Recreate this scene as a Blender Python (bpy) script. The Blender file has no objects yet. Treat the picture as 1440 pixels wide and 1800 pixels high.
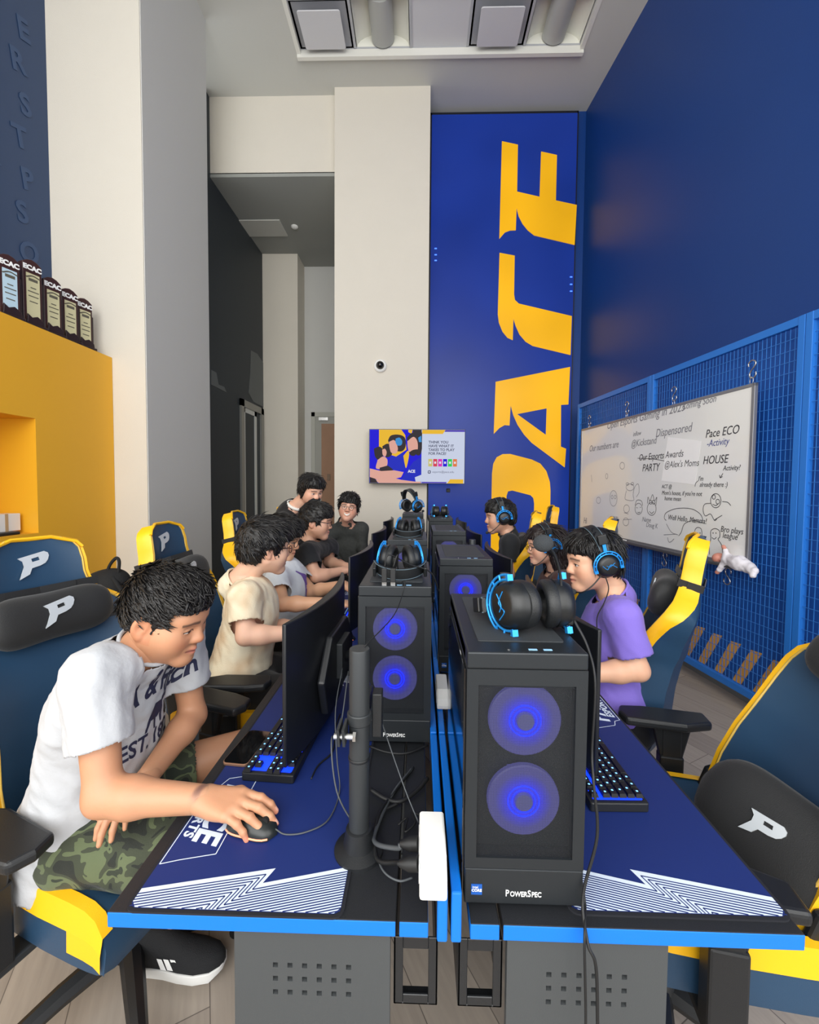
import bpy, bmesh, math, random
import numpy as np
from mathutils import Vector, Matrix, Euler
from mathutils.bvhtree import BVHTree
S = bpy.context.scene
COL = S.collection
PI = math.pi
rnd = random.Random(7)

# ---------------------------------------------------------------- camera
F, CX, CY = 721.0, 720.0, 881.0
cam_d = bpy.data.cameras.new('camera'); cam = bpy.data.objects.new('camera', cam_d); COL.objects.link(cam)
cam_d.sensor_fit = 'VERTICAL'; cam_d.sensor_height = 36.0; cam_d.lens = 36.0*F/1800.0
cam_d.shift_y = -(900-CY)/1800.0
cam_d.clip_start = 0.02; cam_d.clip_end = 100
CAM_R = Matrix.Rotation(math.radians(1.35), 3, 'Z') @ Matrix.Rotation(PI/2-math.radians(2.3), 3, 'X') @ Matrix.Rotation(math.radians(.45), 3, 'Z')
CAM_O = Vector((0, 0, 1.5))
cam.matrix_world = Matrix.Translation(CAM_O) @ CAM_R.to_4x4()
S.camera = cam
# measuring helpers: a sight line of the photograph met with a real plane
def ray(px, py): return CAM_R @ Vector(((px-CX)/F, -(py-CY)/F, -1.0))
def atY(px, py, v): d = ray(px, py); return CAM_O + d*(v/d.y)
def atX(px, py, v): d = ray(px, py); return CAM_O + d*(v/d.x)
def atZ(px, py, v): d = ray(px, py); return CAM_O + d*((v-1.5)/d.z)

# ---------------------------------------------------------------- light and exposure
S.view_settings.view_transform = 'Standard'
S.view_settings.look = 'None'
S.view_settings.gamma = 1.0
S.view_settings.use_curve_mapping = False
S.view_settings.exposure = 0.17
S.cycles.use_denoising = True
S.cycles.max_bounces = 8; S.cycles.diffuse_bounces = 5; S.cycles.glossy_bounces = 4; S.cycles.transparent_max_bounces = 12
S.cycles.sample_clamp_indirect = 6.0
W = bpy.data.worlds.new('daylight'); S.world = W; W.use_nodes = True
W.node_tree.nodes['Background'].inputs[0].default_value = (.93, .97, 1.0, 1)
W.node_tree.nodes['Background'].inputs[1].default_value = 1.4
def area(name, loc, target, sx, sy, power, color=(1, 1, 1), spread=PI):
    l = bpy.data.lights.new(name, 'AREA'); l.shape = 'RECTANGLE'; l.size = sx; l.size_y = sy; l.energy = power; l.color = color; l.spread = spread
    o = bpy.data.objects.new(name, l); COL.objects.link(o); o.location = loc
    o.rotation_euler = (Vector(target)-Vector(loc)).to_track_quat('-Z', 'Y').to_euler(); return o
WIN_Y = -2.6
area('window_daylight', (-.35, WIN_Y-.06, 3.5), (-.35, 4, 3.0), 4.6, 4.4, 255, (1.0, .985, .95))
area('side_fill_left', (-3.12, -1.45, 3.1), (2.2, 2.4, 2.6), 2.1, 4.4, 95, (1.0, .985, .95))  # added fill lamp, brightens the right wall and whiteboard
area('side_fill_right', (2.72, -1.45, 3.1), (-2.4, 3.4, 2.8), 2.1, 4.4, 80, (1.0, .985, .95))  # added fill lamp, brightens the flank of the left pier

# ---------------------------------------------------------------- materials
def lin(c):
    c = [x/255.0 for x in c]
    return tuple(x/12.92 if x <= .04045 else ((x+.055)/1.055)**2.4 for x in c)
MATS = {}
def mat(name, rgb, rough=.5, metal=0.0, spec=.5, bump=0.0, bscale=200.0, var=0.0, vscale=8.0, emit=None, estr=0.0, alpha=1.0, trans=0.0, coat=0.0, sheen=0.0, attr=None, sss=0.0):
    if name in MATS: return MATS[name]
    m = bpy.data.materials.new(name); m.use_nodes = True; nt = m.node_tree; b = nt.nodes['Principled BSDF']
    c = (*lin(rgb), 1)
    b.inputs['Base Color'].default_value = c; b.inputs['Roughness'].default_value = rough; b.inputs['Metallic'].default_value = metal
    b.inputs['Specular IOR Level'].default_value = spec; b.inputs['Alpha'].default_value = alpha
    b.inputs['Transmission Weight'].default_value = trans; b.inputs['Coat Weight'].default_value = coat; b.inputs['Sheen Weight'].default_value = sheen
    if sss: b.inputs['Subsurface Weight'].default_value = sss; b.inputs['Subsurface Radius'].default_value = (.012, .004, .002); b.inputs['Subsurface Scale'].default_value = 1.0
    if emit is not None: b.inputs['Emission Color'].default_value = (*lin(emit), 1); b.inputs['Emission Strength'].default_value = estr
    tc = nt.nodes.new('ShaderNodeTexCoord')
    src = None
    if attr:
        a = nt.nodes.new('ShaderNodeAttribute'); a.attribute_name = attr; src = a.outputs['Color']; nt.links.new(src, b.inputs['Base Color'])
    if var:
        n = nt.nodes.new('ShaderNodeTexNoise'); n.inputs['Scale'].default_value = vscale; n.inputs['Detail'].default_value = 4
        nt.links.new(tc.outputs['Object'], n.inputs['Vector'])
        mr = nt.nodes.new('ShaderNodeMapRange'); mr.inputs['To Min'].default_value = 1-var; mr.inputs['To Max'].default_value = 1+var
        nt.links.new(n.outputs['Fac'], mr.inputs['Value'])
        mx = nt.nodes.new('ShaderNodeMix'); mx.data_type = 'RGBA'; mx.blend_type = 'MULTIPLY'; mx.inputs['Factor'].default_value = 1
        if src: nt.links.new(src, mx.inputs[6])
        else: mx.inputs[6].default_value = c
        nt.links.new(mr.outputs['Result'], mx.inputs[7]); nt.links.new(mx.outputs[2], b.inputs['Base Color'])
    if bump:
        n = nt.nodes.new('ShaderNodeTexNoise'); n.inputs['Scale'].default_value = bscale; n.inputs['Detail'].default_value = 3
        nt.links.new(tc.outputs['Object'], n.inputs['Vector'])
        bp = nt.nodes.new('ShaderNodeBump'); bp.inputs['Strength'].default_value = bump; bp.inputs['Distance'].default_value = .004
        nt.links.new(n.outputs['Fac'], bp.inputs['Height']); nt.links.new(bp.outputs['Normal'], b.inputs['Normal'])
    MATS[name] = m
    return m
def nodes_of(m): return m.node_tree.nodes, m.node_tree.links, m.node_tree.nodes['Principled BSDF']

# ---------------------------------------------------------------- mesh builder
class MB:
    def __init__(s): s.v = []; s.f = []; s.m = []
    def add(s, vs, fs, mi=0):
        o = len(s.v); s.v += [tuple(v) for v in vs]; s.f += [tuple(i+o for i in f) for f in fs]; s.m += [mi]*len(fs); return s
    def box(s, c, d, mi=0, R=None):
        c = Vector(c); h = Vector(d)/2
        vs = [Vector((x*h.x, y*h.y, z*h.z)) for x in (-1, 1) for y in (-1, 1) for z in (-1, 1)]
        if R is not None: vs = [R @ v for v in vs]
        return s.add([v+c for v in vs], [(0, 1, 3, 2), (4, 6, 7, 5), (0, 4, 5, 1), (2, 3, 7, 6), (0, 2, 6, 4), (1, 5, 7, 3)], mi)
    def span(s, a, b, mi=0):
        a = Vector(a); b = Vector(b); return s.box((a+b)/2, [abs(x) for x in (b-a)], mi)
    def loft(s, rings, mi=0, caps=True, closed=True):
        n = len(rings[0]); vs = [p for r in rings for p in r]; fs = []
        for i in range(len(rings)-1):
            for j in range(n if closed else n-1):
                k = (j+1) % n; fs.append((i*n+j, i*n+k, (i+1)*n+k, (i+1)*n+j))
        if caps and closed: fs.append(tuple(range(n-1, -1, -1))); fs.append(tuple((len(rings)-1)*n+j for j in range(n)))
        return s.add(vs, fs, mi)
    def tube(s, pts, r, n=8, mi=0, flat=None, caps=True):
        pts = [Vector(p) for p in pts]; L = len(pts); rings = []; up = None
        for i, p in enumerate(pts):
            t = (pts[min(i+1, L-1)]-pts[max(i-1, 0)])
            t = t.normalized() if t.length > 1e-9 else Vector((0, 0, 1))
            if up is None: up = Vector((0, 0, 1)) if abs(t.z) < .9 else Vector((1, 0, 0))
            u = (up-t*up.dot(t)).normalized(); w = t.cross(u); up = u
            rr = r[i] if isinstance(r, (list, tuple)) else r
            fl = flat or 1.0
            rings.append([p+u*(math.cos(2*PI*k/n)*rr*fl)+w*(math.sin(2*PI*k/n)*rr) for k in range(n)])
        return s.loft(rings, mi, caps)
    def cyl(s, a, b, r, r2=None, n=20, mi=0): return s.tube([a, b], [r, r if r2 is None else r2], n, mi)
    def lathe(s, prof, n=24, mi=0, M=None):
        rings = [[Vector((r*math.cos(2*PI*k/n), r*math.sin(2*PI*k/n), z)) for k in range(n)] for r, z in prof]
        if M is not None: rings = [[M @ p for p in g] for g in rings]
        return s.loft(rings, mi)
    def ell(s, c, r, n=16, m=10, mi=0, R=None):
        c = Vector(c); rings = []
        for i in range(m+1):
            a = -PI/2+PI*i/m; a = max(min(a, PI/2-.02), -PI/2+.02)
            g = [Vector((r[0]*math.cos(a)*math.cos(2*PI*k/n), r[1]*math.cos(a)*math.sin(2*PI*k/n), r[2]*math.sin(a))) for k in range(n)]
            rings.append([(R @ p if R is not None else p)+c for p in g])
        return s.loft(rings, mi)
    def prism(s, poly, M, depth, mi=0):          # polygon in local xy of M, thickness along local z from 0 to depth
        n = len(poly); a = [M @ Vector((x, y, 0)) for x, y in poly]; b = [M @ Vector((x, y, depth)) for x, y in poly]
        fs = [tuple(range(n-1, -1, -1)), tuple(range(n, 2*n))]+[(i, (i+1) % n, n+(i+1) % n, n+i) for i in range(n)]
        return s.add(a+b, fs, mi)
    def rprism(s, w, h, r, M, depth, mi=0, n=5): return s.prism(rrect(w, h, r, n), M, depth, mi)
    def text(s, txt, size, M, mi=0, depth=0.0, align='CENTER', bold=0.0, sx=1.0, shear=0.0, spacing=1.0):
        c = bpy.data.curves.new('t', 'FONT'); c.body = txt; c.size = size; c.align_x = align; c.align_y = 'CENTER'; c.extrude = depth/2; c.offset = bold; c.shear = shear; c.space_character = spacing; c.resolution_u = 3
        o = bpy.data.objects.new('t', c); COL.objects.link(o)
        me = bpy.data.meshes.new_from_object(o.evaluated_get(bpy.context.evaluated_depsgraph_get()))
        s.add([M @ Vector((v.co.x*sx, v.co.y, v.co.z+depth/2)) for v in me.vertices], [tuple(p.vertices) for p in me.polygons], mi)
        bpy.data.objects.remove(o); bpy.data.curves.remove(c); bpy.data.meshes.remove(me); return s
    def build(s, name, mats, parent=None, smooth=None, bevel=0, seg=2, subsurf=0, loc=None):
        me = bpy.data.meshes.new(name); me.from_pydata(s.v, [], s.f)
        mats = mats if isinstance(mats, (list, tuple)) else [mats]
        for m in mats: me.materials.append(m)
        me.polygons.foreach_set('material_index', s.m)
        bm = bmesh.new(); bm.from_mesh(me); bmesh.ops.recalc_face_normals(bm, faces=bm.faces); bm.to_mesh(me); bm.free()
        return link(name, me, parent, smooth, bevel, seg, subsurf, loc)
def link(name, me, parent=None, smooth=None, bevel=0, seg=2, subsurf=0, loc=None):
    o = bpy.data.objects.new(name, me); COL.objects.link(o)
    if parent is not None: o.parent = parent
    if loc is not None: o.location = loc
    if smooth is not None:
        me.polygons.foreach_set('use_smooth', [True]*len(me.polygons))
        if smooth < 180: me.set_sharp_from_angle(angle=math.radians(smooth))
    if bevel:
        b = o.modifiers.new('b', 'BEVEL'); b.width = bevel; b.segments = seg; b.limit_method = 'ANGLE'; b.angle_limit = math.radians(40)
    if subsurf:
        b = o.modifiers.new('s', 'SUBSURF'); b.levels = subsurf; b.render_levels = subsurf
    return o
def rrect(w, h, r, n=5):
    out = []
    for cx, cy, a0 in ((w/2-r, h/2-r, 0), (-w/2+r, h/2-r, PI/2), (-w/2+r, -h/2+r, PI), (w/2-r, -h/2+r, 1.5*PI)):
        out += [(cx+r*math.cos(a0+PI/2*i/n), cy+r*math.sin(a0+PI/2*i/n)) for i in range(n+1)]
    return out
def frame(o, x, y):       # 4x4 from origin and two in-plane directions
    x = Vector(x).normalized(); y = Vector(y); y = (y-x*y.dot(x)).normalized(); z = x.cross(y)
    return Matrix(((x.x, y.x, z.x, o[0]), (x.y, y.y, z.y, o[1]), (x.z, y.z, z.z, o[2]), (0, 0, 0, 1)))
def tag(o, label, cat, group=None):
    o['label'] = label; o['category'] = cat
    if group: o['group'] = group
    return o
def thing(name, label, cat, loc=(0, 0, 0), rz=0.0, group=None):
    o = bpy.data.objects.new(name, None); COL.objects.link(o); o.empty_display_size = .05
    o.location = loc; o.rotation_euler = (0, 0, rz); return tag(o, label, cat, group)
def struct(o): o['kind'] = 'structure'; return o
def copy_tree(o, parent=None):
    c = o.copy(); COL.objects.link(c)
    if parent is not None: c.parent = parent
    for ch in list(o.children): copy_tree(ch, c)
    return c
def smoothpath(pts, n=8):          # Catmull-Rom
    P = [Vector(p) for p in pts]; P = [P[0]*2-P[1]]+P+[P[-1]*2-P[-2]]; out = []
    for i in range(1, len(P)-2):
        for k in range(n):
            t = k/n; a, b, c, d = P[i-1:i+3]
            out.append(.5*((2*b)+(c-a)*t+(2*a-5*b+4*c-d)*t*t+(3*b-a-3*c+d)*t**3))
    out.append(P[-2]); return out

black_plastic = mat('black_plastic', (26, 28, 31), .42, bump=.15, bscale=700)
soft_black = mat('soft_black', (20, 21, 23), .7, bump=.3, bscale=500, sheen=.15)
dark_metal = mat('dark_metal', (52, 55, 58), .45, .3, bump=.05, bscale=500)
steel = mat('steel', (200, 200, 200), .25, 1.0)
white_plastic = mat('white_plastic', (232, 232, 230), .4)
white_ink = mat('white_ink', (235, 236, 236), .6)
black_glass = mat('black_glass', (8, 9, 12), .06, coat=.5)
rubber = mat('rubber', (16, 16, 17), .75)
blue_edge = mat('blue_edge', (0, 112, 214), .4, bump=.04, bscale=300)
# ================================================================ room
CEIL = 6.2
wall_white = mat('wall_white', (214, 208, 196), .75, bump=.25, bscale=160, var=.02, vscale=3)
wall_grey = mat('wall_grey', (196, 196, 193), .75, bump=.2, bscale=160)
ceil_white = mat('ceil_white', (196, 196, 190), .8, bump=.1, bscale=120)
navy = mat('navy_paint', (8, 56, 124), .42, bump=.12, bscale=120, var=.05, vscale=1.5)
charcoal = mat('charcoal_paint', (50, 56, 61), .6, bump=.1, bscale=100, var=.06, vscale=2)
yellow_paint = mat('yellow_paint', (232, 172, 36), .5, bump=.06, bscale=120, var=.03, vscale=2)
def panel(name, a, b, m, **k): return struct(MB().span(a, b).build(name, m, **k))

# floor: grey wood planks
fm = mat('floor_planks', (150, 140, 130), .45); N, L, B = nodes_of(fm)
tc = N.new('ShaderNodeTexCoord'); mp = N.new('ShaderNodeMapping'); mp.inputs['Rotation'].default_value = (0, 0, math.radians(62)); L.new(tc.outputs['Object'], mp.inputs['Vector'])
br = N.new('ShaderNodeTexBrick'); br.inputs['Scale'].default_value = 1.0; br.inputs['Brick Width'].default_value = 1.25; br.inputs['Row Height'].default_value = .18; br.inputs['Mortar Size'].default_value = .0015
br.inputs['Color1'].default_value = (*lin((172, 161, 149)), 1); br.inputs['Color2'].default_value = (*lin((150, 140, 130)), 1); br.inputs['Mortar'].default_value = (*lin((104, 96, 90)), 1)
L.new(mp.outputs['Vector'], br.inputs['Vector'])
mp2 = N.new('ShaderNodeMapping'); mp2.inputs['Scale'].default_value = (2.2, 26, 1); L.new(mp.outputs['Vector'], mp2.inputs['Vector'])
nz = N.new('ShaderNodeTexNoise'); nz.inputs['Scale'].default_value = 2.2; nz.inputs['Detail'].default_value = 6; L.new(mp2.outputs['Vector'], nz.inputs['Vector'])
mr = N.new('ShaderNodeMapRange'); mr.inputs['To Min'].default_value = .78; mr.inputs['To Max'].default_value = 1.2; L.new(nz.outputs['Fac'], mr.inputs['Value'])
mx = N.new('ShaderNodeMix'); mx.data_type = 'RGBA'; mx.blend_type = 'MULTIPLY'; mx.inputs['Factor'].default_value = 1
L.new(br.outputs['Color'], mx.inputs[6]); L.new(mr.outputs['Result'], mx.inputs[7]); L.new(mx.outputs[2], B.inputs['Base Color'])
panel('floor', (-4.2, WIN_Y-.2, -.1), (3.6, 7.6, 0), fm)

# right wall runs slightly askew to the desks
RO = Vector((2.2, 2.75, 0)); RU = Vector((-.1005, .9949, 0)); RN = Vector((-.9949, -.1005, 0))
def rw(u, z, d=0.0): return RO+RU*u+RN*d+Vector((0, 0, z))
def onR(px, py, d=0.0):
    r = ray(px, py); t = ((RO+RN*d-CAM_O).dot(RN))/r.dot(RN); p = CAM_O+r*t; return (p-RO).dot(RU), p.z
RZ = math.atan2(RU.y, RU.x)
RM = Matrix.Rotation(RZ, 3, 'Z')
def rbox(mb, u0, u1, z0, z1, d0, d1, mi=0):
    c = rw((u0+u1)/2, (z0+z1)/2, (d0+d1)/2); return mb.box(c, (abs(u1-u0), abs(d1-d0), abs(z1-z0)), mi, RM)
DW = -.12           # wall face lies 12 cm behind the wire fence
struct(rbox(MB(), -3.05, 2.7, 0, CEIL+.3, DW-.15, DW).build('wall_right', navy))
struct(rbox(MB(), -3.0, 2.42, .1, 2.49, DW, DW+.004).build('trim_7', mat('panel_blue', (24, 84, 170), .5)))
struct(rbox(MB(), -3.0, 2.55, 0, .10, DW, DW+.015).build('baseboard_right', mat('baseboard_grey', (120, 122, 122), .5)))

PY = 5.33
corner = Vector((1.96, PY))
# ceiling with recessed tile bay
by0, by1, bx0, bx1 = 2.26, 4.66, -1.35, 1.70
cb = MB()
cb.span((-4.2, WIN_Y-.2, CEIL), (bx0, 7.6, CEIL+.12)); cb.span((bx1, WIN_Y-.2, CEIL), (3.6, 7.6, CEIL+.12))
cb.span((bx0, by1, CEIL), (bx1, 7.6, CEIL+.12)); cb.span((bx0, WIN_Y-.2, CEIL), (bx1, by0, CEIL+.12))
cb.span((-4.2, WIN_Y-.2, CEIL+.32), (3.6, 7.6, CEIL+.42))
struct(cb.build('ceiling', ceil_white))
trim_m = mat('trim_white', (225, 224, 216), .5)
tb = MB(); tb.span((bx0-.03, by1-.01, CEIL-.035), (bx1+.03, by1+.03, CEIL+.12)); tb.span((bx0-.03, by0-.03, CEIL-.035), (bx1+.03, by0+.01, CEIL+.12))
tb.span((bx0-.03, by0, CEIL-.004), (bx0+.012, by1, CEIL+.12)); tb.span((bx1-.012, by0, CEIL-.004), (bx1+.03, by1, CEIL+.12))
struct(tb.build('trim_1', trim_m))
tile_m = mat('ceiling_tile', (205, 205, 208), .85, bump=.3, bscale=260)
grid_m = mat('ceiling_grid', (176, 178, 182), .5)
gw = (bx1-bx0)/5; gd = (by1-by0)/5; TZ = CEIL+.05
g = MB()
for i in range(6): g.span((bx0+gw*i-.013, by0, TZ-.008), (bx0+gw*i+.013, by1, TZ+.01))
for j in range(6): g.span((bx0, by0+gd*j-.013, TZ-.008), (bx1, by0+gd*j+.013, TZ+.01))
struct(g.build('trim_2', grid_m))
for j in range(3, 5):
    for i in range(5):
        x0 = bx0+gw*i+.013; x1 = x0+gw-.026; y0 = by0+gd*j+.013; y1 = y0+gd-.026; cx = (x0+x1)/2; cy = (y0+y1)/2
        if j == 4 and i in (0, 3):
            t = thing('air_diffuser', 'square plate air diffuser set in the ceiling bay, '+('left one, beside the left curved light' if i == 0 else 'right one, beside the right curved light'), 'vent', (cx, cy, TZ), 0, 'ceiling air diffusers')
            h = MB(); w2 = (x1-x0)/2; d2 = (y1-y0)/2
            prof = [(1, 0), (.93, .0), (.78, .10), (.5, .13)]
            h.loft([[(sx*w2*p, sy*d2*p, z) for sx, sy in ((-1, -1), (1, -1), (1, 1), (-1, 1))] for p, z in prof], 0)
            h.build('collar', mat('diffuser_grey', (150, 152, 158), .5), t)
            MB().rprism((x1-x0)*.74, (y1-y0)*.80, .02, Matrix.Translation((0, -.01, -.07)), .012).build('plate', tile_m, t, bevel=.002)
            MB().cyl((0, 0, -.06), (0, 0, .125), .03, n=10).build('stem', grid_m, t)
        elif j == 4 and i in (1, 4):
            t = thing('ceiling_light', 'curved basket ceiling light, unlit, '+('left one of the two' if i == 1 else 'right one of the two'), 'ceiling light', (cx, cy, TZ), 0, 'curved ceiling lights')
            w2 = (x1-x0)/2; d2 = (y1-y0)/2; h = MB(); rings = []
            for k in range(13):
                a = PI*k/12; rings.append([Vector((-w2*math.cos(a)*.97, y, .01+.13*math.sin(a))) for y in (-d2, d2)])
            h.loft(rings, 0, caps=False, closed=False)
            for y in (-d2, d2): h.add([(-w2*math.cos(PI*k/12)*.97, y, .01+.13*math.sin(PI*k/12)) for k in range(13)], [tuple(range(13))])
            h.build('reflector', mat('reflector_white', (232, 232, 222), .4), t, smooth=40)
            h = MB(); n = 10
            h.loft([[Vector((w2*.42*math.cos(PI+PI*k/n), y, .075+.10*math.sin(PI+PI*k/n))) for k in range(n+1)]+[Vector((0, y, .12))] for y in (-d2*.93, d2*.93)], 0)
            h.build('basket', mat('basket_grey', (170, 171, 168), .45), t, smooth=40)
        else:
            struct(MB().span((x0, y0, TZ), (x1, y1, TZ+.012)).build('ceiling', tile_m))

# pillar, lit sign niche, soffit
panel('wall_pillar', (-1.045, 5.03, 0), (.092, 5.9, CEIL+.1), wall_white)
black_edge = mat('black_edge', (20, 22, 30), .4)
# back wall behind the sign
panel('wall_back', (.08, PY+.06, 0), (2.2, PY+.3, CEIL+.1), navy)
# backlit sign box
def lit_acrylic(name, rgb, strength):
    m = mat(name, [x*.5 for x in rgb], .3, spec=.22, emit=rgb, estr=strength); N, L, B = nodes_of(m)
    tc = N.new('ShaderNodeTexCoord'); nz = N.new('ShaderNodeTexNoise'); nz.inputs['Scale'].default_value = .9; nz.inputs['Detail'].default_value = 1
    L.new(tc.outputs['Object'], nz.inputs['Vector']); mr = N.new('ShaderNodeMapRange'); mr.inputs['From Min'].default_value = .3; mr.inputs['From Max'].default_value = .7
    mr.inputs['To Min'].default_value = strength*.8; mr.inputs['To Max'].default_value = strength*1.15; L.new(nz.outputs['Fac'], mr.inputs['Value']); L.new(mr.outputs['Result'], B.inputs['Emission Strength'])
    return m
sign_blue = lit_acrylic('sign_blue', (24, 54, 150), .62)
sign_yellow = lit_acrylic('sign_yellow', (250, 184, 22), .72)
sx0, sx1, sz1 = .118, 1.925, 6.13
sign = thing('backlit_sign', 'tall backlit blue sign with big yellow letters reading upward, filling the back wall', 'sign', (1.0, PY, 0))
def sg(mb, nm, m, **k): return mb.build(nm, m, sign, **k)
def sloc(px, py):
    p = atY(px, py, PY); return (p.x-1.0, p.z)
SM = frame((0, 0, 0), (1, 0, 0), (0, 0, 1))
sg(MB().span((sx0-1, 0, .35), (sx1-1, .06, sz1)), 'light_box', sign_blue)
sg(MB().span((sx0-1.02, .004, .3), (sx0-1, .07, sz1+.03)).span((sx1-1, .004, .3), (sx1-.985, .07, sz1+.03)).span((sx0-1.02, .004, sz1), (sx1-.985, .07, sz1+.03)), 'frame', black_edge)
def crop7(x, y): return (840+x*180/476.0, 220+y*680/1800.0)
def bez(*pts): return list(pts)
E_ = [(112, 78), (186, 94), (182, 312), (287, 336), (294, 126), (367, 142), (362, 353), (459, 374), (449, 558), (262, 514), (232, 490), (208, 460), (190, 425), (180, 385), (176, 490), (150, 491), (126, 500), (100, 530)]
C_ = [(101, 596), (171, 609), (168, 790), (172, 815), (190, 832), (436, 890), (430, 1070), (255, 1028), (222, 1008), (194, 975), (176, 935), (165, 900), (162, 1001), (138, 990), (115, 962), (98, 920), (93, 880)]
A_ = [(83, 1195), (428, 1126), (420, 1300), (386, 1302), (385, 1496), (409, 1506), (403, 1592), (250, 1478), (215, 1440), (185, 1395), (165, 1350), (152, 1303), (147, 1398), (125, 1396), (100, 1410), (74, 1437)]
A_hole = [(182, 1345), (320, 1318), (316, 1442)]
P_ = [(58, 2180), (62, 1830), (66, 1620), (72, 1575), (88, 1545), (115, 1531), (150, 1530), (250, 1556), (290, 1575), (318, 1610), (334, 1660), (337, 1700), (330, 2180), (255, 2165), (262, 1760), (258, 1735), (245, 1722), (160, 1700), (140, 1704), (133, 1725), (131, 1850), (128, 2120)]
def letter(poly, d=.012):
    p = [sloc(*crop7(*q)) for q in poly]; mb = MB(); mb.prism(p, SM, d); return mb
for poly in (E_, C_, P_): sg(letter(poly), 'letter', sign_yellow)
# letter A with its triangular counter: keyhole outline
A_key = A_[:7]+[A_[7]]+[A_hole[2], A_hole[1], A_hole[0], A_hole[2]]+A_[7:]
sg(letter(A_key), 'letter', sign_yellow)

# led chips inside the box edges
led = mat('led_blue', (60, 100, 255), .3, emit=(70, 120, 255), estr=1.6)
for px, py in ((766, 437), (766, 448), (766, 458), (1004, 487), (1004, 500), (1004, 512)):
    x, z = sloc(px, py); sg(MB().box((x, -.002, z), (.03, .004, .014)), 'led', led)

# soffit and passage on the left
SY = 5.13
panel('wall_soffit', (-2.75, SY, 5.29), (-1.02, SY+.12, CEIL+.05), wall_white)
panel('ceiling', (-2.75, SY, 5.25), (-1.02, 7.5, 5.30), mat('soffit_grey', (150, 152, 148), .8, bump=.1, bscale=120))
panel('wall_passage', (-2.75, SY-.12, 0), (-2.6, 6.85, CEIL+.1), charcoal)
panel('wall_end', (-2.6, 6.8, 0), (-2.02, 7.3, 5.3), wall_white)
panel('wall_far', (-2.1, 7.2, 0), (-1.0, 7.4, 5.3), wall_grey)
panel('wall_side', (-1.045, 5.85, 0), (-.95, 7.3, 5.3), wall_grey)
# unpainted patches on the charcoal wall
def onP(px, py): p = atX(px, py, -2.6); return (p.y, p.z)
PM = frame((-2.6, 0, 0), (0, 1, 0), (0, 0, 1))
pb = MB(); pale = mat('primer_grey', (104, 108, 108), .7, bump=.1, bscale=80, var=.06, vscale=6)
pb.prism([onP(*q) for q in [(441, 616), (452, 622), (464, 640), (464, 716), (445, 706), (437, 690), (440, 655)]], PM, .004)
pb.prism([onP(*q) for q in [(371, 650), (380, 655), (384, 676), (394, 680), (398, 690), (371, 676)]], PM, .004)
struct(pb.build('trim_3', pale))
# glass door in the charcoal wall
alu = mat('aluminium', (150, 150, 146), .35, .7)
p0 = atX(421, 700, -2.6); p1 = atX(463, 716, -2.6); y0, y1, zt = p0.y, 6.75, p0.z
dr = thing('door', '', 'door', (-2.6, y0, 0)); del dr['label'], dr['category']; dr.name = 'door_1'; struct(dr)
f = MB()
for a, b in (((0, 0), (.10, zt)), ((y1-y0-.1, 0), (y1-y0, zt)), ((0, zt-.1), (y1-y0, zt))): f.span((-.05, a[0], a[1]), (.03, b[0], b[1]))
f.build('door_frame', alu, dr)
f = MB(); f.span((-.02, .1, 0), (.01, .17, zt-.1)); f.span((-.02, .52, 0), (.01, .60, zt-.1)); f.span((-.02, .1, zt-.17), (.01, .6, zt-.1)); f.build('door_leaf', mat('aluminium_bright', (205, 208, 208), .3, .4), dr)
MB().span((-.012, .17, .1), (-.004, y1-y0-.1, zt-.1)).build('pane', mat('frosted_pane', (196, 206, 204), .15, coat=.3), dr)
# timber door at the end of the passage
dd = thing('door', '', 'door', (-1.55, 7.2, 0)); del dd['label'], dd['category']; dd.name = 'door_2'; struct(dd)
q0 = atY(548, 725, 7.2); q1 = atY(566, 745, 7.2)
hd = q0.z; xl = q0.x+1.55
f = MB(); f.span((xl, -.04, 0), (xl+.07, .02, hd)); f.span((xl, -.04, hd-.08), (.6, .02, hd)); f.build('door_frame', mat('door_frame_grey', (168, 168, 160), .5), dd, bevel=.005)
f = MB(); f.span((xl+.07, -.03, 0), (.6, 0, hd-.08)); f.build('door_leaf', mat('door_leaf_grey', (150, 150, 143), .5), dd)
ws = mat('door_wood', (150, 112, 84), .55, var=.12, vscale=5)
MB().span((xl+.18, -.036, .1), (.58, -.028, hd-.20)).build('wood_panel', ws, dd)
MB().box((xl+.22, -.045, hd-.12), (.16, .04, .05)).build('closer', steel, dd)
MB().box((xl+.31, -.045, 1.62), (.05, .02, .11)).build('plate', mat('bronze', (96, 78, 62), .4, .5), dd)
# hatch and sprinkler in the soffit
hp = [atZ(*q, 5.25) for q in ((420, 386), (491, 385), (504, 414), (440, 414))]
t = MB(); x0 = hp[0].x-.05; t.span((x0, hp[2].y, 5.235), (hp[1].x, hp[0].y, 5.25)); tag(t.build('access_hatch', ceil_white, bevel=.004), 'flat square access hatch in the soffit of the passage', 'hatch')
p = atZ(518, 398, 5.25); t = MB(); t.lathe([(.05, 0), (.05, -.012), (.03, -.03), (.005, -.032)], 16, 0, Matrix.Translation(p)); tag(t.build('sprinkler_head', white_plastic, smooth=40), 'small round white sprinkler head in the passage soffit', 'sprinkler')

# left side: white pier with grey flank, yellow display block, dark mural wall
LY, LX = 3.30, -2.22
panel('wall_pier', (-3.3, LY, 0), (LX, 4.31, CEIL+.1), wall_white)
panel('trim_4', (LX-.02, LY+.008, 0), (LX+.006, 4.31, CEIL+.1), wall_grey)
mural = mat('mural_blue', (40, 62, 96), .55, bump=.05, bscale=100)
LBX = -2.97
panel('wall_left', (LBX-.2, -.3, 0), (LBX, LY, CEIL+.1), mural)
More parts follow.
